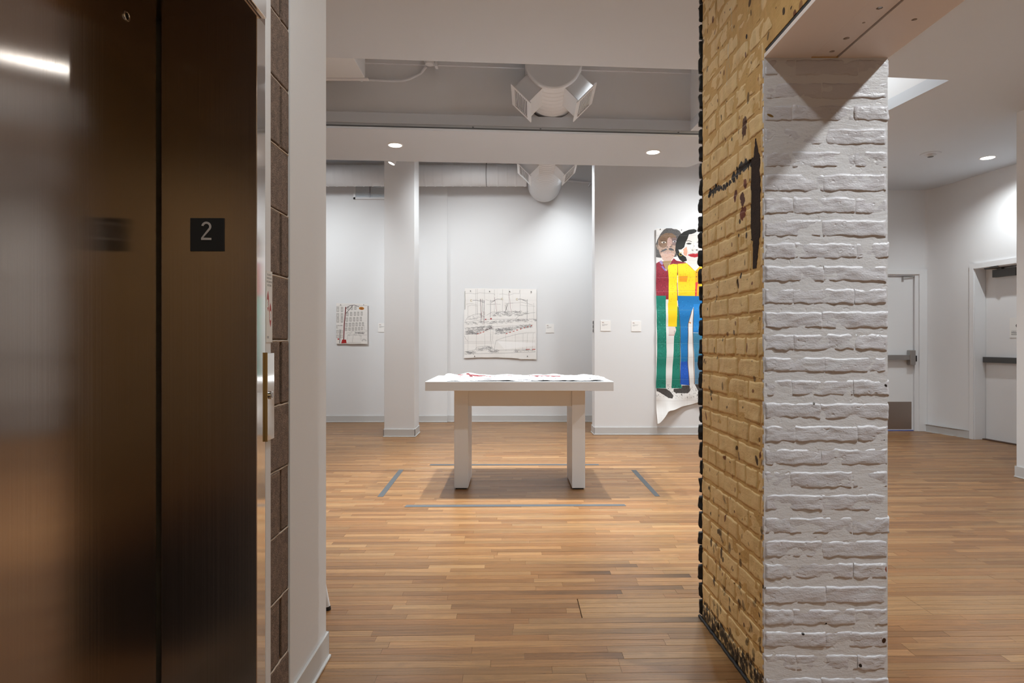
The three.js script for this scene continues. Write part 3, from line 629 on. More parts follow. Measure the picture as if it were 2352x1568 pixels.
// conduit, detector and box in the ceiling recess
{
  const c = thing('conduit', 'white conduit bending up to the smoke detector inside the ceiling recess', 'pipe', [-1.2, 3.74, 6.05]);
  const dz = (x) => zl(Z2 + 0.025, x);
  part(c, 'pipe', [tube([V(-2.2, 3.90, 4.95), V(-1.86, 3.80, dz(-1.86) - 0.18), V(-1.78, 3.765, dz(-1.8) - 0.02), V(-1.6, 3.752, dz(-1.6)), V(-1.2, 3.748, dz(-1.2)), V(-1.06, 3.75, dz(-1.06)), V(-0.98, 3.775, dz(-0.98)), V(-0.88, 3.83, dz(-0.88)), V(-0.82, 3.875, dz(-0.82) - 0.05)], 0.0125, 12)], M.duct);
  for (const x of [-1.45]) part(c, 'strap', box(x, x + 0.02, 3.732, 3.768, dz(x) - 0.012, dz(x) + 0.03), M.duct);
}
{
  const x = -0.78, d = 5.98;
  const s = thing('smoke_detector', 'round white smoke detector inside the recess above the track', 'smoke detector', [x, 3.85, d]);
  part(s, 'mounting_box', [cyl(0.055, 0.075, V(x, 3.895, d), V(x, TOP, d), 32)], M.duct);
  part(s, 'detector', [cyl(0.043, 0.05, V(x, 3.862, d), V(x, 3.897, d), 32)], M.white);
  part(s, 'sensor_ring', [cyl(0.028, 0.034, V(x, 3.855, d), V(x, 3.862, d), 24)], M.duct);
  part(s, 'bracket', [box(x + 0.05, x + 0.075, 3.845, 3.90, d - 0.01, d + 0.06)], M.duct);
}
{
  const b = thing('ceiling_box', 'white boxed housing in the left corner of the ceiling recess', 'ceiling box', [-1.8, 3.6, 5.25]);
  part(b, 'housing', box(-2.6, -1.33, 3.62, TOP, 4.85, 5.72, 0.006), M.duct);
  part(b, 'lip', box(-2.62, -1.30, 3.612, 3.624, 5.70, 5.75, 0.003), M.duct);
}
{
  const s = thing('ceiling_sensor', 'round white ceiling sensor beside the downlight over the exit passage', 'smoke detector', [4.66, CEIL - 0.03, 7.03]);
  part(s, 'base', [cyl(0.100, 0.105, V(4.66, CEIL - 0.008, 7.03), V(4.66, CEIL, 7.03), 36)], M.ceiling);
  part(s, 'sensor', [cyl(0.035, 0.06, V(4.66, CEIL - 0.035, 7.03), V(4.66, CEIL - 0.008, 7.03), 28)], M.ceiling);
  part(s, 'chamber', [cyl(0.030, 0.030, V(4.66, CEIL - 0.036, 7.03), V(4.66, CEIL - 0.028, 7.03), 24)], M.grey);
}
{
  const y = 3.70, z = 9.70;
  const c = thing('conduit', 'thin white conduit on the back wall beside the partition edge', 'pipe', [1.1, y, z]);
  part(c, 'pipe', [tube([V(0.75, y + 0.02, z), V(1.0, y - 0.005, z), V(1.22, y - 0.02, z), V(1.8, y - 0.02, z)], 0.016, 10)], M.duct);
  part(c, 'branch', [tube([V(1.24, y - 0.02, z), V(1.2, y - 0.05, z - 0.01), V(1.175, y - 0.09, z - 0.02)], 0.014, 10)], M.duct);
}

// ------------------------------------------------------------------ lamps
function downlight([x, y, d], label) {
  const t = thing('downlight', label, 'ceiling light', [x, y - 0.01, d]);
  const ring = lathe([[0.066, 0.004], [0.068, -0.004], [0.078, -0.006], [0.085, -0.001], [0.085, 0.002]], 40); ring.translate(x, y, -d); part(t, 'trim_ring', boxUV(ring), M.white);
  part(t, 'lamp_glow', [cyl(0.067, 0.067, V(x, y - 0.005, d), V(x, y + 0.002, d), 40)], M.glow, 'glowing round lamp face');
}
downlight(DOWN.gallery_left, 'bright recessed downlight left of the overhead duct, above the white column');
downlight(DOWN.gallery_right, 'bright recessed downlight right of the overhead duct, near the yellow brick edge');
downlight(DOWN.exit, 'small recessed downlight over the passage to the exit doors');
downlight(DOWN.lobby, 'recessed downlight over the lobby, out of the picture above');
downlight(DOWN.hall, 'recessed downlight in the hall ceiling, above the top edge of the picture');
downlight(DOWN.beside_pier, 'recessed downlight hidden behind the top of the brick pier');
downlight(DOWN.passage, 'recessed downlight over the passage right of the brick wall, out of the picture above');
downlight(DOWN.passage_far, 'recessed downlight further along the passage, out of the picture above');
downlight(DOWN.lobby_rear, 'recessed downlight at the rear of the lobby behind the camera');
SPOTS.forEach(([p, t, , , ], i) => {
  const seen = i === SPOTS.length - 1;
  const o = thing('spotlight', seen ? 'small white cylinder spotlight hanging in front of the white column' : 'white spotlight hidden up in the ceiling recess behind the soffit edge', 'spotlight', p, seen ? undefined : 'spotlights hidden in the ceiling recesses');
  const a = V(...p), dir = V(...t).sub(a).normalize(), bk = a.clone().addScaledVector(dir, -0.14), top = new THREE.Vector3(bk.x, TOP, bk.z);
  part(o, 'lamp_body', [cyl(0.042, 0.045, bk, a.clone().addScaledVector(dir, 0.004), 28)], M.white);
  part(o, 'lamp_glow', [cyl(0.038, 0.038, a.clone().addScaledVector(dir, 0.002), a.clone().addScaledVector(dir, 0.006), 28)], M.glow);
  part(o, 'stem', [cyl(0.009, 0.009, bk.clone().addScaledVector(dir, 0.04), top, 12)], M.white);
  part(o, 'canopy', [cyl(0.04, 0.045, new THREE.Vector3(bk.x, TOP - 0.025, bk.z), top, 20)], M.white);
});
{
  const o = thing('recess_lamp', 'small lamp inside the ceiling recess over the passage', 'ceiling light', [2.72, 3.93, 5.62]);
  part(o, 'lamp_body', [cyl(0.05, 0.05, V(2.75, 3.915, 5.62), V(2.75, TOP, 5.62), 24)], M.white);
  part(o, 'lamp_glow', [cyl(0.04, 0.04, V(2.75, 3.908, 5.62), V(2.75, 3.916, 5.62), 24)], M.glow);
}

// ------------------------------------------------------------------ display table
{
  const t = thing('display_table', 'long white display table with slab legs carrying the crumpled drawing', 'table', [0.064, 0, 5.535]);
  const H = 0.917, th = 0.074;
  part(t, 'tabletop', box(-0.699, 0.818, H - th, H, 5.08, 5.99, 0.0025), M.table);
  for (const [a, b] of [[-0.485, -0.368], [0.503, 0.613]]) {
    part(t, 'leg', box(a, b, 0.012, H - th, 5.29, 5.78, 0.0025), M.table);
    part(t, 'foot_pad', box(a + 0.012, b - 0.012, 0, 0.0125, 5.302, 5.768), M.black, 'black pad under the leg');
  }
  part(t, 'apron', box(-0.368, 0.503, 0.697, H - th, 5.305, 5.325, 0.001), M.table);
  part(t, 'apron', box(-0.368, 0.503, 0.697, H - th, 5.745, 5.765, 0.001), M.table);
}
// floor tape round the table
{
  const strip = (pts, label) => { const g = plan(pts, 0.0003, 0.0011); one('floor_tape', g, M.tape, label, 'tape'); };
  const at = (x, y) => { const d = F * EYE / (y - 784); return [(x - 1176) * d / F, d]; };
  strip([at(928.5, 1164.3), at(1438.5, 1161.8), at(1434, 1157.6), at(934, 1159.4)].map((p) => p), 'long grey tape line on the floor in front of the table');
  strip([at(986, 1068.6), at(1376.5, 1068.2), at(1374, 1065.4), at(989, 1065.6)], 'thin grey tape line on the floor behind the table legs');
  strip([at(866.5, 1140.7), at(880, 1140.7), at(927.3, 1078.4), at(916.5, 1078.4)], 'short slanting grey tape mark left of the table');
  strip([at(1504.5, 1139.5), at(1516, 1139.5), at(1461, 1079.2), at(1449.5, 1079.2)], 'short slanting grey tape mark right of the table');
}

// ------------------------------------------------------------------ artworks
// a sheet with thickness: f(s, t) -> [x, y, out] with s, t in 0..1 from the top left
function sheet(nx, ny, f, thick = 0.0016) {
  const pos = [], uv = [], idx = [], n = nx + 1, tot = n * (ny + 1);
  for (const side of [0, 1]) for (let j = 0; j <= ny; j++) for (let i = 0; i <= nx; i++) { const s = i / nx, t = j / ny, [x, y, o] = f(s, t); pos.push(x, y, o - side * thick); uv.push(s, 1 - t); }
  for (let j = 0; j < ny; j++) for (let i = 0; i < nx; i++) { const a = j * n + i, b = a + 1, c = a + n, d = c + 1; idx.push(a, c, b, b, c, d, a + tot, b + tot, c + tot, b + tot, d + tot, c + tot); }
  const rim = []; for (let i = 0; i < nx; i++) rim.push(i); for (let j = 0; j < ny; j++) rim.push(j * n + nx); for (let i = nx; i > 0; i--) rim.push(ny * n + i); for (let j = ny; j > 0; j--) rim.push(j * n);
  rim.forEach((a, i) => { const b = rim[(i + 1) % rim.length]; idx.push(a, b, a + tot, b, b + tot, a + tot); });
  const g = new THREE.BufferGeometry(); g.setAttribute('position', new THREE.Float32BufferAttribute(pos, 3)); g.setAttribute('uv', new THREE.Float32BufferAttribute(uv, 2)); g.setIndex(idx); g.computeVertexNormals();
  return g;
}
const pencil = (c, a = 0.6, w = 1.4, col = '62,58,58') => { c.strokeStyle = `rgba(${col},${Math.min(1, a * 1.25)})`; c.lineWidth = w * 1.35; c.lineCap = 'round'; c.lineJoin = 'round'; };
function wob(c, pts, j = 1.5) { c.beginPath(); pts.forEach(([x, y], i) => (i ? c.lineTo(x + rr(-j, j), y + rr(-j, j)) : c.moveTo(x, y))); c.stroke(); }
function line(c, x0, y0, x1, y1, j = 1.5, n = 7) { wob(c, Array.from({ length: n + 1 }, (_, i) => [x0 + (x1 - x0) * i / n, y0 + (y1 - y0) * i / n]), j); }
function paper(c, w, h, col = '#f5f3f1') {
  c.fillStyle = col; c.fillRect(0, 0, w, h);
  for (let i = 0; i < 90; i++) { c.strokeStyle = `rgba(${rnd() < 0.5 ? '255,255,255' : '170,164,162'},${rr(0.08, 0.25)})`; c.lineWidth = rr(0.6, 2.2); const v = rnd() < 0.5, p = rnd(); c.beginPath(); if (v) { c.moveTo(p * w, 0); c.lineTo(p * w + rr(-20, 20), h); } else { c.moveTo(0, p * h); c.lineTo(w, p * h + rr(-15, 15)); } c.stroke(); }
}
const paperMat = (t) => std([0.96, 0.95, 0.945], 0.7, { map: t });
// square street drawing
{
  const tex = canvasTex(1024, 1024, (c, w, h) => {
    paper(c, w, h);
    const q = (zx, zy) => [(zx - 130) / 1375 * w, (zy - 95) / 1330 * h], S = w / 1375;      // photograph coordinates of the close-up
    const L = (a, b, x, y, j = 2) => { const p = q(a, b), r = q(x, y); line(c, p[0], p[1], r[0], r[1], j, 9); };
    const P = (pts, j = 2) => wob(c, pts.map(([x, y]) => q(x, y)), j);
    pencil(c, 0.45, 1.5);
    P([[150, 195], [250, 190], [340, 205], [430, 180], [540, 190], [700, 200], [720, 230]]); P([[800, 210], [870, 205], [990, 230], [1080, 195], [1180, 200], [1190, 120]]);
    for (const x of [350, 380, 520, 710, 865, 985, 1190]) L(x, 110, x + rr(-8, 8), 600);
    P([[170, 400], [260, 385], [380, 410]]); P([[200, 440], [270, 415], [380, 435]]); L(205, 440, 205, 680); L(380, 420, 385, 600); L(560, 400, 720, 405); L(540, 310, 600, 330); L(640, 395, 820, 400); L(900, 380, 1200, 370); L(920, 400, 1060, 380); L(1200, 420, 1480, 440); L(1450, 380, 1455, 700);
    for (let i = 0; i < 9; i++) L(rr(900, 960), rr(380, 420), rr(900, 970), rr(500, 560));
    // masts and lamp posts
    pencil(c, 0.75, 2.6, '60,56,60'); L(440, 300, 455, 760); L(480, 300, 490, 560); L(515, 330, 520, 760); L(632, 320, 632, 650); L(1330, 310, 1325, 690);
    pencil(c, 0.7, 2.2, '120,60,66'); L(450, 300, 462, 660); L(500, 540, 505, 790); L(460, 560, 462, 660); L(710, 270, 750, 540); L(980, 190, 1025, 560);
    pencil(c, 0.8, 3, '66,62,64'); P([[300, 325], [370, 322], [440, 345], [515, 375]]); P([[430, 320], [510, 345]]); P([[640, 345], [700, 330], [760, 300], [850, 305]]); P([[645, 370], [720, 330]]); P([[1150, 305], [1210, 305], [1270, 330], [1330, 365]]); P([[1180, 300], [1330, 330]]); pencil(c, 0.5, 2); P([[1210, 360], [1430, 410]]);
    for (const [x, y] of [[268, 330], [855, 300], [1135, 308]]) { const [u, v] = q(x, y); c.strokeStyle = '#a8924e'; c.lineWidth = 5; c.beginPath(); c.arc(u, v, 13, 0.6, 5.4); c.stroke(); }
    // car outlines and scribbled rows
    const scrib = (x0, y0, x1, y1, hgt, n, a = 0.45) => { pencil(c, a, 1.3, '88,86,88'); for (let i = 0; i < n; i++) { const t = rnd(), X = x0 + (x1 - x0) * t, Y = y0 + (y1 - y0) * t + rr(-hgt, hgt) / 2; P([[X, Y], [X + rr(10, 45), Y - rr(4, 18)], [X + rr(20, 70), Y + rr(-6, 12)], [X + rr(0, 40), Y + rr(2, 14)]], 3); } };
    scrib(640, 590, 1200, 570, 90, 90, 0.55); scrib(1180, 600, 1300, 560, 50, 14); scrib(200, 670, 480, 620, 90, 26, 0.35); scrib(140, 770, 1480, 700, 45, 130, 0.5);
    pencil(c, 0.6, 1.8); P([[150, 730], [190, 660], [300, 600], [420, 580], [520, 640]]); P([[190, 690], [280, 680], [440, 650]]); P([[560, 610], [660, 550], [900, 545], [1080, 545], [1190, 540]]); P([[1100, 690], [1160, 630], [1280, 580], [1480, 560]]); P([[140, 745], [500, 690], [760, 690], [1060, 680], [1480, 690]]);
    scrib(140, 900, 640, 850, 90, 150, 0.5); scrib(140, 950, 380, 950, 40, 50, 0.6); scrib(700, 900, 1380, 810, 60, 150, 0.5); scrib(700, 930, 1020, 900, 90, 60, 0.5);
    pencil(c, 0.5, 1.6); L(140, 855, 700, 830); L(700, 830, 1440, 790); L(140, 970, 380, 970); L(690, 820, 670, 1100); L(640, 850, 632, 1100);
    pencil(c, 0.5, 2); P([[740, 1090], [900, 1030], [1150, 970], [1320, 942], [1480, 945]]); P([[740, 1090], [720, 1150], [710, 1280]]); P([[140, 1000], [160, 1060], [200, 1100]]);
    pencil(c, 0.35, 1.6); for (const x of [210, 370, 520, 640, 920, 1105, 1250]) L(x, 960, x + rr(-10, 10), 1290); for (const y of [1110, 1140]) L(140, y, 700, y); L(1340, 950, 1315, 1290); L(1440, 950, 1425, 1300); L(740, 1100, 1480, 1100);
    c.fillStyle = 'rgba(255,255,255,0.7)'; c.beginPath(); c.moveTo(...q(760, 1100)); c.lineTo(...q(1480, 1140)); c.lineTo(...q(1480, 1190)); c.lineTo(...q(900, 1260)); c.fill();
    pencil(c, 0.65, 1.8); P([[140, 1310], [230, 1290], [340, 1270], [370, 1220], [560, 1195], [620, 1215], [670, 1260], [800, 1275], [1000, 1275], [1300, 1250], [1480, 1300]]); P([[140, 1350], [380, 1345], [800, 1335], [1480, 1310]]);
    scrib(140, 1330, 320, 1320, 50, 40, 0.5); scrib(350, 1260, 640, 1230, 60, 50, 0.5); scrib(580, 1300, 740, 1300, 40, 26, 0.6); scrib(1050, 1290, 1380, 1280, 40, 30, 0.45);
    const dash = (x0, y0, x1, y1, n, dark) => { for (let i = 0; i < n; i++) { const t = (i + 0.2) / n, [u, v] = q(x0 + (x1 - x0) * t, y0 + (y1 - y0) * t); c.fillStyle = dark ? '#4c3536' : '#b2402f'; c.save(); c.translate(u, v); c.rotate(-0.3); c.fillRect(-12, -5, 24, 10); c.restore(); } };
    dash(385, 965, 540, 915, 3); dash(540, 895, 680, 835, 4, true); dash(925, 962, 1460, 790, 8); dash(1315, 1260, 1385, 1258, 2); dash(1430, 1260, 1490, 1260, 2);
    c.fillStyle = '#a52a30'; for (const [x, y, r] of [[642, 678, 12], [542, 690, 9]]) { const [u, v] = q(x, y); c.beginPath(); c.arc(u, v, r, 0, 7); c.fill(); }
    c.fillStyle = 'rgba(90,84,60,0.8)'; const [eu, ev] = q(132, 150); c.fillRect(eu, ev, 9, 270);
    P([[480, 770], [490, 760], [480, 790]]); P([[520, 760], [520, 790]]);
  });
  const s = 9.71 / F, x0 = (1065.5 - 1176) * s, x1 = (1232.5 - 1176) * s, y1 = EYE + (784 - 661.5) * s, y0 = EYE + (784 - 822) * s, W = x1 - x0, H = y1 - y0;
  const a = thing('paper_drawing', 'large square street drawing with red dashes pinned to the back wall behind the table', 'drawing', [(x0 + x1) / 2, y0, 9.72]);
  const g = sheet(40, 40, (u, v) => {
    let x = u * W, y = H - v * H; const eb = v > 0.95 ? 1 : 0, er = u > 0.97 ? 1 : 0;
    if (u < 0.02) x += (v < 0.32 ? 0.012 : 0) + 0.004 * N(v * 9, 1);
    if (er) x += 0.006 * N(v * 7, 4); if (v < 0.03) y += -0.012 * u + 0.006 * N(u * 6, 2);
    if (eb) y += 0.012 * N(u * 5, 3) + (u > 0.76 ? -0.012 : 0) + 0.01 * Math.sin(u * 5);
    return [x, y, 0.006 * N(u * 5, v * 5, 2) + 0.003 * N(u * 14, v * 13, 7) + 0.012 + 0.006 * v];
  });
  g.translate(x0, y0, -9.738); part(a, 'sheet', g, paperMat(tex));
  for (const [px, py] of [[1080.5, 668], [1124.5, 669], [1170.5, 669], [1220, 669.5], [1090, 818], [1211.5, 818]]) { const b = new THREE.SphereGeometry(0.008, 10, 8); b.scale(1, 1, 0.6); b.translate((px - 1176) * s, EYE + (784 - py) * s, -9.713); part(a, 'pin', b, M.grey); }
}
// small street-lamp drawing
{
  const tex = canvasTex(512, 700, (c, w, h) => {
    paper(c, w, h, '#efece9');
    const q = (x, y) => [(x - 155) / 930 * w, (y - 130) / 1240 * h];
    const P = (pts, j = 1) => wob(c, pts.map(([x, y]) => q(x, y)), j);
    const win = (x, y, ww, hh, a) => { pencil(c, a, 2); const [u, v] = q(x, y), W = ww / 930 * w, H = hh / 1240 * h; c.strokeRect(u, v, W, H); c.fillStyle = `rgba(90,86,84,${a * 0.55})`; c.fillRect(u, v, W, H); c.fillStyle = 'rgba(230,226,222,0.8)'; c.fillRect(u + W * 0.3, v + H * 0.45, W * 0.4, H * 0.3); };
    for (const [y, hh] of [[250, 150], [440, 120], [570, 150]]) { win(170, y, 70, hh, 0.45); win(295, y, 65, hh, 0.5); }
    for (const y of [800, 950, 1090]) { win(165, y, 70, 100, 0.4); win(290, y, 60, 100, 0.35); }
    [[240, 100, [480, 590, 700]], [410, 115, [460, 575, 690, 790, 895]], [570, 125, [450, 560, 670, 770, 875]], [735, 110, [440, 550, 650, 750, 850, 940]], [880, 90, [435, 540, 640, 735, 830, 915]]].forEach(([y, hh, xs], r) => xs.forEach((x, i) => win(x - r * 4, y - i * 4, 62 - i * 3, hh, 0.5)));
    pencil(c, 0.5, 1.8); P([[160, 235], [300, 205], [560, 190], [1080, 215]]); P([[440, 1050], [520, 1030], [640, 990], [860, 985], [1080, 1000]]); P([[490, 1240], [500, 1100], [640, 1010]]); P([[900, 1120], [890, 1260]]); P([[660, 1120], [635, 1320]]); P([[480, 1330], [900, 1330]]); P([[500, 1110], [1070, 1100]]); P([[990, 800], [990, 940], [1080, 965]]);
    for (let i = 0; i < 50; i++) { pencil(c, 0.5, 1.8); const x = rr(700, 960), y = 1040 + rr(-25, 25); P([[x, y], [x + rr(10, 60), y + rr(-16, 16)], [x + rr(20, 50), y + rr(-10, 20)]], 2); }
    for (let i = 0; i < 30; i++) { pencil(c, 0.3, 1.5); const x = rr(500, 900), y = rr(1060, 1130); P([[x, y], [x + rr(10, 40), y + rr(-10, 30)]]); }
    pencil(c, 0.45, 2.5); for (const r of [75, 60, 40]) { c.beginPath(); const [u, v] = q(985, 1290); c.arc(u, v, r * 0.5, 3.2, 6.2); c.stroke(); }
    c.fillStyle = '#e9e6e3'; const [bu, bv] = q(205, 825); c.fillRect(bu, bv, 80, 62); pencil(c, 0.6, 4); P([[230, 815], [330, 812]], 2);
    pencil(c, 0.85, 7, '66,64,60'); P([[270, 940], [265, 1200], [255, 1345]]);
    pencil(c, 0.9, 6, '78,74,74'); P([[445, 300], [560, 210], [700, 195], [830, 240]]); P([[450, 440], [600, 270], [640, 215]]);
    pencil(c, 1, 12, '138,44,44'); P([[440, 260], [420, 520], [395, 800], [380, 1250]]); pencil(c, 0.8, 5, '70,26,30'); P([[436, 250], [412, 640], [400, 830], [384, 1235]]);
    c.fillStyle = '#b3211f'; c.beginPath(); [[335, 1240], [450, 1240], [468, 1350], [305, 1355]].forEach(([x, y], i) => (i ? c.lineTo(...q(x, y)) : c.moveTo(...q(x, y)))); c.fill();
    c.fillStyle = '#b51f27'; c.beginPath(); c.arc(...q(222, 1225), 13, 0, 7); c.fill();
    c.fillStyle = '#b8741c'; c.beginPath(); const [lu, lv] = q(912, 295); c.ellipse(lu, lv, 42, 26, 0.1, 0, 7); c.fill(); c.fillStyle = '#8a4d10'; c.beginPath(); c.ellipse(lu, lv + 4, 20, 9, 0, 0, 7); c.fill();
  });
  const s = 9.66 / F, x0 = (771.5 - 1176) * s, x1 = (843.5 - 1176) * s, y1 = EYE + (784 - 695.5) * s, y0 = EYE + (784 - 789.5) * s, W = x1 - x0, H = y1 - y0;
  const a = thing('paper_drawing', 'small upright drawing of a red street lamp on the wall left of the column', 'drawing', [(x0 + x1) / 2, y0, 9.67]);
  const g = sheet(24, 30, (u, v) => [u * W + (u > 0.97 ? 0.004 * N(v * 6, 1) : 0), H - v * H - (v < 0.03 ? 0.012 * u : 0) + (v > 0.97 ? 0.006 * N(u * 5, 2) : 0), 0.003 * N(u * 4, v * 5, 9) + 0.022 + 0.008 * u]);
  g.translate(x0, y0, -9.698); part(a, 'sheet', g, paperMat(tex));
  for (const [px, py] of [[782, 699.5], [835, 699.5]]) { const b = new THREE.SphereGeometry(0.006, 10, 8); b.scale(1, 1, 0.6); b.translate((px - 1176) * s, EYE + (784 - py) * s, -9.668); part(a, 'pin', b, M.grey); }
}
// tall painted banner
{
  const PXW = 196, PXH = 452, SC = 4.5;
  const tex = canvasTex(PXW * SC, Math.round(PXH * SC), (c, w, h) => {
    paper(c, w, h, '#e8e6e4'); c.save(); c.scale(SC, SC); c.translate(-1507, -524);
    const U = (x, y) => [1490 + x / 7.47, 510 + y / 7.47], Lw = (x, y) => [1490 + x / 5.226, 700 + y / 5.226];
    const fill = (pts, col, map = U) => { c.fillStyle = col; c.beginPath(); pts.forEach(([x, y], i) => (i ? c.lineTo(...map(x, y)) : c.moveTo(...map(x, y)))); c.closePath(); c.fill(); };
    const stroke = (pts, col, lw, map = U) => { c.strokeStyle = col; c.lineWidth = lw; c.lineCap = 'round'; c.lineJoin = 'round'; c.beginPath(); pts.forEach(([x, y], i) => (i ? c.lineTo(...map(x, y)) : c.moveTo(...map(x, y)))); c.stroke(); };
    const ell = (x, y, a, b, col, map = U, rot = 0) => { const [u, v] = map(x, y), k = map === U ? 7.47 : 5.226; c.fillStyle = col; c.beginPath(); c.ellipse(u, v, a / k, b / k, rot, 0, 7); c.fill(); };
    const hatch = (x0, y0, x1, y1, col, n, map = U, len = 18) => { for (let i = 0; i < n; i++) { const [u, v] = map(rr(x0, x1), rr(y0, y1)); c.strokeStyle = `rgba(${col},${rr(0.3, 0.75)})`; c.lineWidth = rr(0.45, 1.2); c.beginPath(); c.moveTo(u, v); c.lineTo(u + rr(-1, 1) * len / 12, v + rr(-1, 1) * len / 8); c.stroke(); } };
    const clipTo = (pts, map, f) => { c.save(); c.beginPath(); pts.forEach(([x, y], i) => (i ? c.lineTo(...map(x, y)) : c.moveTo(...map(x, y)))); c.closePath(); c.clip(); f(); c.restore(); };
    // man: hair, face
    const hair = [[118, 600], [125, 380], [150, 300], [200, 205], [260, 130], [310, 102], [380, 98], [420, 118], [480, 122], [530, 150], [560, 200], [520, 300], [480, 430], [480, 590], [420, 600], [250, 560], [215, 612]];
    fill(hair, '#5a5756'); clipTo(hair, U, () => hatch(110, 90, 570, 620, '30,30,32', 260, U, 22));
    const face = [[165, 300], [210, 230], [290, 185], [400, 190], [470, 240], [490, 330], [480, 460], [450, 560], [410, 630], [350, 690], [290, 690], [240, 640], [190, 540], [160, 430]];
    fill(face, '#b59a8a'); clipTo(face, U, () => { ell(320, 250, 170, 90, 'rgba(118,90,66,0.8)'); ell(250, 350, 80, 90, 'rgba(120,92,70,0.7)'); ell(440, 330, 60, 70, 'rgba(128,108,110,0.8)'); ell(360, 350, 45, 90, '#c4a398'); ell(320, 590, 130, 90, '#d3b3a4'); hatch(160, 190, 490, 500, '90,66,46', 240); hatch(180, 500, 480, 690, '190,120,100', 120); });
    fill([[165, 470], [145, 370], [130, 400], [150, 470]], '#a58f80');
    ell(258, 345, 40, 16, '#d9d2c8'); ell(262, 347, 16, 15, '#564a42'); ell(448, 330, 34, 16, '#c9c3c0'); ell(450, 332, 15, 14, '#4c4650'); stroke([[200, 320], [250, 310], [305, 335]], '#5a4638', 1); stroke([[420, 312], [455, 300], [485, 318]], '#5b5058', 1);
    fill([[190, 520], [230, 480], [300, 450], [320, 470], [260, 500]], '#5c5a5c'); fill([[340, 455], [380, 440], [430, 470], [430, 490], [360, 480]], '#4b4a4d'); ell(380, 420, 22, 9, '#4f4a4a'); ell(318, 425, 14, 7, '#6a5a54'); stroke([[250, 520], [320, 512], [390, 520]], '#8d7f7e', 1.1); stroke([[265, 535], [320, 545], [370, 532]], '#b79c98', 1.2); stroke([[420, 520], [395, 560], [430, 590]], '#a87c6c', 0.5);
    // man: shirt, collar, neck
    const shirt = [[122, 710], [200, 665], [250, 680], [300, 840], [400, 660], [430, 620], [480, 660], [640, 690], [640, 900], [500, 900], [340, 1325], [130, 1320]];
    fill(shirt, '#8e1f33'); clipTo(shirt, U, () => { hatch(120, 620, 650, 1330, '60,8,20', 420, U, 14); hatch(120, 620, 650, 1330, '215,70,90', 260, U, 10); });
    fill([[240, 670], [400, 660], [350, 740], [320, 840], [290, 800], [255, 720]], '#a78a62'); fill([[180, 680], [215, 655], [250, 700], [235, 740]], '#a08fc4'); fill([[215, 760], [240, 745], [300, 825], [280, 840]], '#7f6cb4');
    // green trousers
    const green = (pts, map = Lw) => { fill(pts, '#0c7f6c', map); clipTo(pts, map, () => { hatch(60, -20, 400, 1000, '0,70,60', 340, map, 14); hatch(60, -20, 400, 620, '120,210,190', 300, map, 8); }); };
    green([[90, -110], [205, -110], [207, 150], [215, 560], [205, 850], [208, 1000], [85, 1000], [95, 800], [103, 500]]); green([[340, 0], [370, 60], [380, 280], [378, 600], [378, 900], [402, 1000], [275, 1000], [280, 860], [300, 550], [305, 380]]);
    // woman: hair
    fill([[480, 560], [455, 490], [465, 380], [480, 310], [520, 230], [600, 165], [690, 130], [780, 118], [822, 135], [822, 165], [760, 200], [690, 210], [665, 290], [640, 330], [610, 430], [560, 470], [510, 470], [530, 520], [580, 560], [640, 600], [660, 660], [590, 685], [530, 640]], '#15130f'); fill([[828, 130], [880, 118], [940, 120], [1010, 160], [1060, 240], [1080, 360], [1090, 500], [1040, 660], [980, 640], [960, 420], [930, 250], [880, 180], [835, 165]], '#15130f');
    // woman: face and neck
    fill([[665, 290], [700, 215], [820, 175], [890, 195], [940, 270], [960, 420], [930, 560], [900, 640], [860, 740], [800, 840], [690, 740], [660, 690], [650, 600], [600, 570], [580, 480], [620, 430], [640, 330]], '#dad2cc'); fill([[585, 470], [650, 420], [665, 500], [650, 580], [600, 560]], '#d79a80'); ell(560, 500, 40, 34, '#e0d4cb');
    stroke([[640, 325], [690, 318], [740, 335]], '#2a2826', 1.1); stroke([[830, 345], [870, 328], [930, 335]], '#2a2826', 1.1); ell(692, 368, 44, 15, '#4a4846'); ell(692, 366, 14, 12, '#191715'); ell(890, 362, 36, 14, '#5a5856'); ell(890, 362, 13, 11, '#191715'); stroke([[770, 350], [765, 430], [745, 480]], '#aaa4a0', 0.5); ell(750, 482, 16, 8, '#6a6562'); ell(825, 478, 20, 11, '#55504d'); ell(785, 470, 24, 14, '#cfc6bf');
    fill([[665, 560], [720, 545], [770, 538], [800, 545], [830, 534], [880, 560], [905, 570], [860, 590], [790, 605], [720, 592]], '#b3202c'); stroke([[672, 564], [780, 568], [900, 570]], '#7d121d', 0.6); hatch(660, 400, 930, 540, '160,154,150', 60); stroke([[690, 655], [860, 665]], '#b3aca8', 0.4);
    c.strokeStyle = '#c2a83a'; c.lineWidth = 1.1; { const [u, v] = U(548, 552); c.beginPath(); c.arc(u, v, 3.4, 0.4, 5.6); c.stroke(); }
    // woman: yellow shirt, the second arm mirrored
    const body = [[500, 715], [660, 700], [700, 760], [800, 838], [880, 770], [1030, 720], [1160, 740], [1190, 900], [1190, 1380], [505, 1355]];
    fill(body, '#f2cb12'); fill([[800, 840], [880, 750], [925, 830], [895, 890], [885, 1375], [795, 1365]], '#f0a414'); fill([[660, 720], [690, 730], [790, 835], [740, 800]], '#e88e18'); fill([[522, 925], [672, 922], [655, 1025], [525, 1020]], '#f2960f'); clipTo(body, U, () => hatch(500, 700, 1190, 1380, '190,140,10', 220)); stroke([[500, 900], [700, 905], [710, 960], [690, 1030], [640, 1045]], '#c29a1a', 0.35); stroke([[540, 1235], [650, 1215]], '#a98212', 0.4);
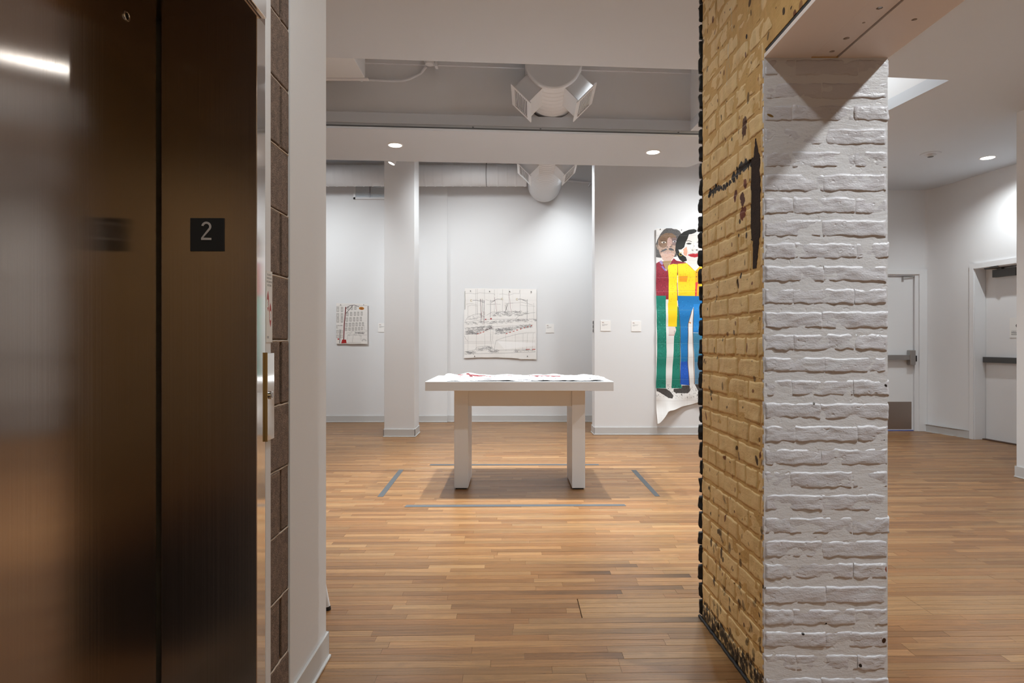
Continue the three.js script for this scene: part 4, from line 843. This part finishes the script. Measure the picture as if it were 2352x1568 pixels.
    fill([[808, 1030], [850, 1030], [830, 1120], [815, 1370], [790, 1370], [800, 1150]], '#e4353f'); for (const y of [860, 938]) ell(820, y, 9, 7, '#2c2414'); for (const y of [1165, 1225, 1300, 1360]) ell(806, y, 7, 6, '#5c1512'); fill([[895, 1130], [950, 1130], [960, 1190], [890, 1200], [870, 1370], [862, 1370], [875, 1180]], '#e02f44');
    const arm = [[330, 770], [345, 735], [420, 715], [495, 722], [492, 900], [490, 1300], [490, 1568], [330, 1568], [340, 1300], [345, 1000]]; fill(arm, '#fbd91a'); clipTo(arm, U, () => hatch(330, 700, 495, 1568, '205,160,20', 110)); fill([[232, -20], [346, -20], [338, 262], [235, 258]], '#f7d30f', Lw); stroke([[490, 870], [490, 910]], '#4a2a12', 0.8); stroke([[490, 1040], [495, 1340]], '#8f1424', 1.3);
    fill([[237, 262], [320, 262], [330, 300], [310, 365], [240, 362]], '#ddd0c8', Lw); for (const x of [245, 262, 280, 298]) ell(x, 364, 4, 6, '#9e2a2c', Lw); stroke([[308, 310], [312, 355]], '#5c4a40', 0.7, Lw);
    // blue trousers
    const blue = (pts, col, hc, lo) => { fill(pts, col, Lw); clipTo(pts, Lw, () => { hatch(340, -60, 760, 980, hc, 320, Lw, 12); hatch(340, -60, 760, 980, lo, 160, Lw, 9); }); };
    blue([[345, -110], [640, -105], [740, -105], [738, 340], [625, 335], [530, 330], [540, 20], [515, 80], [475, 230], [470, 680], [385, 680], [380, 250], [360, 60]], '#0a74b8', '0,60,150', '90,180,235'); blue([[385, 680], [470, 680], [490, 965], [378, 955]], '#1659c4', '10,40,150', '120,160,240'); blue([[532, 335], [738, 340], [745, 680], [550, 690]], '#3a82a6', '20,80,120', '60,150,230'); blue([[550, 685], [748, 680], [750, 955], [555, 950]], '#5a86a6', '60,100,130', '150,180,200');
    blue([[540, -10], [740, -10], [738, 300], [540, 310]], '#1583cf', '0,90,190', '170,220,250');
    stroke([[355, 0], [380, 260], [378, 940]], '#6a4a2a', 1, Lw); stroke([[515, 75], [475, 230], [470, 690], [490, 960]], '#6f4b2c', 1.3, Lw); stroke([[538, 40], [530, 340], [550, 950]], '#6f4b2c', 1.3, Lw); ell(497, 213, 16, 7, '#cf8a38', Lw, 0.5);
    // shoes
    fill([[92, 1000], [210, 1005], [265, 1045], [295, 1090], [280, 1122], [235, 1115], [150, 1060], [95, 1030]], '#46403d', Lw); fill([[300, 1008], [400, 1000], [400, 968], [490, 965], [500, 1030], [470, 1060], [330, 1058], [298, 1040]], '#47423f', Lw); fill([[555, 952], [740, 955], [760, 1030], [720, 1060], [600, 1045]], '#47423f', Lw); hatch(90, 960, 700, 1120, '20,18,16', 160, Lw);
    // folds across the whole sheet
    for (const y of [730, 805, 845, 905, 962, 1040, 1110, 1180, 1240, 1330, 1420]) { const v = 524 + (y - 700) * 0.55; c.strokeStyle = 'rgba(60,50,50,0.28)'; c.lineWidth = 0.45; c.beginPath(); c.moveTo(1507, v); c.lineTo(1703, v + rr(-2, 2)); c.stroke(); c.strokeStyle = 'rgba(255,255,255,0.35)'; c.beginPath(); c.moveTo(1507, v + 0.8); c.lineTo(1703, v + 0.8); c.stroke(); }
    c.fillStyle = '#555'; for (const [x, y] of [[200, 122], [563, 135]]) ell(x, y, 7, 6, '#555'); for (const [x, y] of [[392, 1078], [582, 1080]]) ell(x, y, 6, 6, '#555', Lw);
    c.restore();
  });
  const s = 8.372 / F, x0 = (1507 - 1176) * s, W = PXW * s, y1 = EYE + (784 - 524) * s, H = PXH * s;
  const a = thing('painted_banner', 'tall painted paper banner of a couple in yellow, red, green and blue on the partition', 'banner', [x0 + W / 2, y1 - H, 8.38]);
  const bottom = (u) => { const e = [[0, 447], [0.02, 446], [0.05, 440], [0.09, 430], [0.13, 418], [0.2, 416], [0.3, 409], [0.42, 404], [0.55, 396], [1, 392]]; let i = 0; while (i < e.length - 2 && e[i + 1][0] < u) i++; const t = (u - e[i][0]) / (e[i + 1][0] - e[i][0]); return (e[i][1] + (e[i + 1][1] - e[i][1]) * t) * s; };
  const g = sheet(48, 90, (u, v) => {
    const y = H * v, b = bottom(u), Y = Math.min(y, b) , low = Math.max(0, (Y - 0.88 * b) / (0.12 * b));
    const fold = 0.004 * Math.sin(Y * 23 + 0.6 * Math.sin(u * 3)) + 0.003 * N(u * 7, Y * 6, 5);
    const curl = low * low * (0.05 + 0.05 * Math.sin(u * 9 + 1)) + (v > 0.86 ? 0.012 * N(u * 9, v * 14, 3) : 0);
    return [u * W + (u < 0.02 ? 0.004 * N(Y * 3, 2) : 0), H - Y, 0.024 + fold + curl];
  });
  { // keep texture from stretching where the torn edge cuts the sheet
    const p = g.attributes.position, uv = g.attributes.uv; for (let i = 0; i < p.count; i++) uv.setY(i, p.getY(i) / H);
  }
  g.translate(x0, y1 - H, -8.398); part(a, 'sheet', g, paperMat(tex));
  for (const [px, py] of [[1516.7, 526.5], [1565.4, 528], [1565, 906], [1601.5, 906.5]]) { const b = new THREE.SphereGeometry(0.007, 10, 8); b.scale(1, 1, 0.6); b.translate((px - 1176) * s, EYE + (784 - py) * s, -8.366); part(a, 'pin', b, M.grey); }
}
// crumpled drawing on the table
{
  const tex = canvasTex(1536, 768, (c, w, h) => {
    paper(c, w, h, '#f1efee');
    for (let i = 0; i < 420; i++) { pencil(c, rr(0.5, 0.9), rr(2, 7), '40,40,52'); const x = rnd() * w * 0.86 + w * 0.1, y = rnd() < 0.55 ? h * rr(0.72, 0.97) : h * rr(0.3, 0.72); wob(c, [[x, y], [x + rr(10, 60), y + rr(-30, 30)], [x + rr(20, 90), y + rr(-35, 35)]], 4); }
    for (let i = 0; i < 22; i++) { pencil(c, 0.75, rr(8, 20), '45,44,52'); const x = rr(0.12, 0.9) * w, y = h * rr(0.84, 0.96); line(c, x, y, x + rr(0.03, 0.12) * w, y + rr(-10, 10), 6); }
    pencil(c, 0.85, 30, '104,26,32'); line(c, w * 0.1, h * 0.26, w * 0.3, h * 0.32, 10, 14); line(c, w * 0.38, h * 0.22, w * 0.76, h * 0.30, 10, 20); line(c, w * 0.36, h * 0.18, w * 0.46, h * 0.2, 8, 6); pencil(c, 0.85, 22, '96,24,30'); line(c, w * 0.15, h * 0.16, w * 0.19, h * 0.4, 6, 5); line(c, w * 0.4, h * 0.12, w * 0.46, h * 0.18, 5, 5); line(c, w * 0.6, h * 0.26, w * 0.62, h * 0.36, 5, 4);
    for (let i = 0; i < 16; i++) { c.fillStyle = 'rgba(80,30,34,0.9)'; c.fillRect(w * rr(0.1, 0.9), h * rr(0.2, 0.36), rr(8, 22), rr(16, 40)); }
  });
  const x0 = -0.615, W = 1.37, dB = 5.975, dF = 5.10;
  const a = thing('paper_drawing', 'long crumpled pencil drawing with red lines lying flat on the white table', 'drawing', [0.07, 0.917, 5.54]);
  const g = sheet(80, 44, (u, v) => {
    const ridge = (uc, vc, su, sv) => Math.exp(-(((u - uc) / su) ** 2) - ((v - vc) / sv) ** 2);
    let hgt = 0.004 + 0.012 * Math.max(0, N(u * 9, v * 5, 2)) + 0.008 * Math.max(0, N(u * 21, v * 11, 6)) + 0.028 * ridge(0.16, 0.12, 0.06, 0.16) + (0.010 + 0.006 * N(u * 13, 4)) * Math.exp(-(((v - 0.27 - 0.03 * N(u * 6, 8)) / 0.045) ** 2)) + (0.006 + 0.006 * N(u * 11, 2)) * Math.exp(-(((v - 0.62 - 0.05 * N(u * 5, 3)) / 0.05) ** 2)) + 0.018 * ridge(0.03, 0.08, 0.03, 0.1) + 0.012 * ridge(0.42, 0.06, 0.05, 0.12) + 0.012 * ridge(0.73, 0.05, 0.05, 0.1) + 0.012 * ridge(0.94, 0.1, 0.03, 0.1) + 0.026 * ridge(0.985, 0.86, 0.06, 0.16) + 0.012 * ridge(0.3, 0.95, 0.1, 0.06) + 0.012 * ridge(0.75, 0.96, 0.12, 0.05);
    const x = u * W + 0.012 * N(v * 5, u * 2, 3) + (v > 0.5 ? 0.05 * (v - 0.5) * (1 - u) * 3 : 0), z = v * (dB - dF) + 0.008 * N(u * 8, v, 4) + (u < 0.1 ? 0.05 * N(v * 3, 1) : 0);
    return [x, -z, Math.max(0.0022, hgt)];
  });
  g.rotateX(-Math.PI / 2); g.translate(x0, 0.9172, -dB);
  part(a, 'sheet', g, paperMat(tex));
}

// ------------------------------------------------------------------ wall labels
{
  const tex = canvasTex(256, 256, (c, w, h) => {
    c.fillStyle = '#f0eeec'; c.fillRect(0, 0, w, h);
    c.fillStyle = '#8d4a4a'; c.fillRect(34, 40, 44, 9); c.fillStyle = '#8a8684'; c.fillRect(34, 56, 58, 6); c.fillRect(34, 92, 150, 5); c.fillRect(34, 106, 130, 5); c.fillRect(34, 120, 60, 5);
  });
  const cards = [[868.5, 883.5, 742, 762.5, 9.70, 20, 'white label card beside the small lamp drawing, partly behind the column'], [1253.5, 1272.5, 743.5, 764, 9.74, 0, 'white label card to the right of the large square drawing'], [1379.5, 1402.5, 736, 760, 8.40, 0, 'left one of two white label cards on the partition wall'], [1450, 1472.5, 737, 761, 8.40, 0, 'white label card on the partition nearest the painted banner']];
  const mat = std([1, 1, 1], 0.5, { map: tex });
  for (const [a, b, t, u, d, wide, label] of cards) {
    const s = d / F, x0 = (a - 1176) * s, x1 = wide ? x0 + wide * s : (b - 1176) * s, y0 = EYE + (784 - u) * s, y1 = EYE + (784 - t) * s;
    const g = box(x0, x1, y0, y1, d - 0.006, d), p = g.attributes.position, uv = g.attributes.uv;
    for (let i = 0; i < p.count; i++) uv.setXY(i, (p.getX(i) - x0) / (x1 - x0), (p.getY(i) - y0) / (y1 - y0));
    one('wall_label', g, mat, label, 'label');
  }
  const e = thing('latch_plate', 'small black latch plate on the edge of the partition wall', 'latch', [1.097, 1.40, 8.52]);
  part(e, 'plate', box(1.094, 1.10, 1.36, 1.52, 8.49, 8.55, 0.002), M.satin);
  for (const y of [1.385, 1.44, 1.495]) part(e, 'keyhole', box(1.0925, 1.0945, y - 0.017, y + 0.017, 8.495, 8.545), M.black);
}

// ------------------------------------------------------------------ exit doors
{
  const d = structGroup('door_1', 'white exit door with steel push bar and brown kick plate, right behind the brick pier'), D = 8.73;
  const add = (p, n, g, m, l) => { const o = shade(new THREE.Mesh(join([].concat(g)), m)); o.name = n; if (l) o.userData.label = l; p.add(o); return o; };
  const X0 = 4.645, X1 = 5.566, T = 2.146;
  const leaf = add(d, 'door_leaf', box(X0, X1, 0.008, T, D + 0.03, D + 0.075, 0.002), M.white);
  add(d, 'frame', [box(X1 + 0.003, X1 + 0.055, 0, T + 0.004, D - 0.004, D + 0.10, 0.002), box(X1 + 0.055, 5.726, 0, T + 0.09, D - 0.024, D + 0.02, 0.004), box(4.5, 5.726, T + 0.02, T + 0.09, D - 0.0245, D + 0.02, 0.004), box(4.62, X1 + 0.055, T + 0.004, T + 0.03, D - 0.004, D + 0.1, 0.002), box(4.5, X0 - 0.003, 0, T + 0.02, D - 0.024, D + 0.1, 0.003)], M.white);
  const bar = add(d, 'push_bar', [box(4.75, 5.50, 0.985, 1.055, D - 0.045, D - 0.005, 0.006)], M.satin, 'steel push bar');
  add(bar, 'latch_case', [box(5.475, 5.553, 0.915, 1.122, D - 0.055, D + 0.03, 0.012)], M.satin);
  add(bar, 'strike', box(5.562, 5.590, 0.965, 1.045, D - 0.02, D + 0.01, 0.003), M.black);
  add(bar, 'bracket', box(4.74, 4.80, 0.97, 1.07, D - 0.05, D + 0.03, 0.006), M.satin);
  add(d, 'kick_plate', box(X0 + 0.02, X1 - 0.024, 0.025, 0.405, D + 0.027, D + 0.031), M.kick, 'brown steel kick plate');
  add(d, 'blue_tape', box(X0, X1, 0.0, 0.012, D + 0.02, D + 0.032), M.blue, 'blue strip along the door foot');
  add(d, 'closer_arm', [cyl(0.008, 0.008, V(5.42, T - 0.02, D + 0.0), V(5.56, T - 0.008, D - 0.002), 10), box(5.405, 5.435, T - 0.05, T - 0.01, D - 0.01, D + 0.03, 0.004)], M.alu);
}
{
  const d = structGroup('door_2', 'white exit door with dark closer and push bar at the far right');
  const add = (p, n, g, m, l) => { const o = shade(new THREE.Mesh(join([].concat(g)), m)); o.name = n; if (l) o.userData.label = l; p.add(o); return o; };
  const T = 2.150;
  add(d, 'door_leaf', slab(0.665, 1.575, 0.15, 0.195, 0.012, T), M.white);
  add(d, 'frame', [slab(0.595, 0.655, -0.022, 0.03, 0, T + 0.075), slab(0.64, 0.662, -0.004, 0.21, 0, T + 0.004), slab(0.595, 1.64, -0.0225, 0.03, T + 0.01, T + 0.075), slab(0.64, 1.6, -0.004, 0.21, T + 0.004, T + 0.02), slab(1.58, 1.64, -0.022, 0.21, 0, T + 0.01)], M.white);
  add(d, 'threshold', slab(0.66, 1.58, 0.1, 0.2, 0, 0.012), std([0.10, 0.055, 0.035], 0.7), 'brown threshold');
  const bar = add(d, 'push_bar', slab(0.675, 1.50, 0.095, 0.135, 0.975, 1.045), M.grey, 'dark grey push bar');
  add(bar, 'bracket', [slab(0.69, 0.75, 0.13, 0.152, 0.98, 1.04), slab(1.42, 1.5, 0.13, 0.152, 0.96, 1.06)], M.grey);
  const cl = add(d, 'door_closer', slab(0.815, 1.13, 0.09, 0.152, T - 0.115, T - 0.022), M.grey, 'dark door closer');
  const P3 = (s, n, y) => { const [x, dd] = W2(s, n); return V(x, y, dd); };
  add(cl, 'closer_arm', [boxUV(cyl(0.011, 0.011, P3(0.90, 0.12, T - 0.005), P3(0.78, 0.02, T - 0.002), 10)), boxUV(cyl(0.010, 0.010, P3(0.78, 0.02, T - 0.002), P3(1.0, -0.02, T), 10)), slab(0.87, 0.93, 0.10, 0.14, T - 0.022, T + 0.0)], M.grey);
}
{
  const tex = canvasTex(256, 300, (c, w, h) => {
    c.fillStyle = '#ecebe9'; c.fillRect(0, 0, w, h); c.fillStyle = '#2c2c2e';
    c.beginPath(); c.arc(w * 0.5, 60 + 62, 30, 0, 7); c.fill(); c.fillStyle = '#3c3c40';
    for (let i = 0; i < 34; i++) c.fillRect(28 + i * 6, 192, 3, 4);
    c.font = 'bold 34px sans-serif'; c.fillText('AREA OF', 26, 232); c.fillText('ASSISTANCE', 26, 262);
  });
  const g = slab(1.0, 1.21, 0.144, 0.150, 1.287, 1.528), p = g.attributes.position, uv = g.attributes.uv;
  const a = V(...[W2(1.0, 0.144)].flatMap(([x, dd]) => [x, 0, dd])), e = new THREE.Vector3(E[0], 0, -E[1]);
  for (let i = 0; i < p.count; i++) { const q = new THREE.Vector3(p.getX(i), 0, p.getZ(i)).sub(a).dot(e) / 0.21; uv.setXY(i, q, (p.getY(i) - 1.287) / 0.241); }
  one('door_sign', g, std([1, 1, 1], 0.45, { map: tex }), 'white assistance sign on the nearer exit door, cut by the wall edge', 'sign');
}

// ------------------------------------------------------------------ stool whose leg shows past the wall end
{
  const cx = -1.075, cd = 2.92;
  const t = thing('stool', 'white stool behind the wall end with one black-tipped leg showing', 'stool', [cx, 0, cd]);
  part(t, 'seat', [cyl(0.16, 0.165, V(cx, 0.445, cd), V(cx, 0.475, cd), 36)], M.white);
  for (let i = 0; i < 4; i++) {
    const a = i * Math.PI / 2, c = Math.cos(a), s = Math.sin(a), foot = V(cx + 0.222 * c, 0.016, cd + 0.222 * s), top = V(cx + 0.13 * c, 0.446, cd + 0.13 * s);
    const leg = part(t, 'leg', [cyl(0.012, 0.021, foot, top, 16)], M.white);
    part(leg, 'rubber_tip', [cyl(0.0135, 0.0135, V(cx + 0.2245 * c, 0, cd + 0.2245 * s), foot, 16)], M.black, 'black rubber tip');
  }
}

renderer.render(scene, camera);
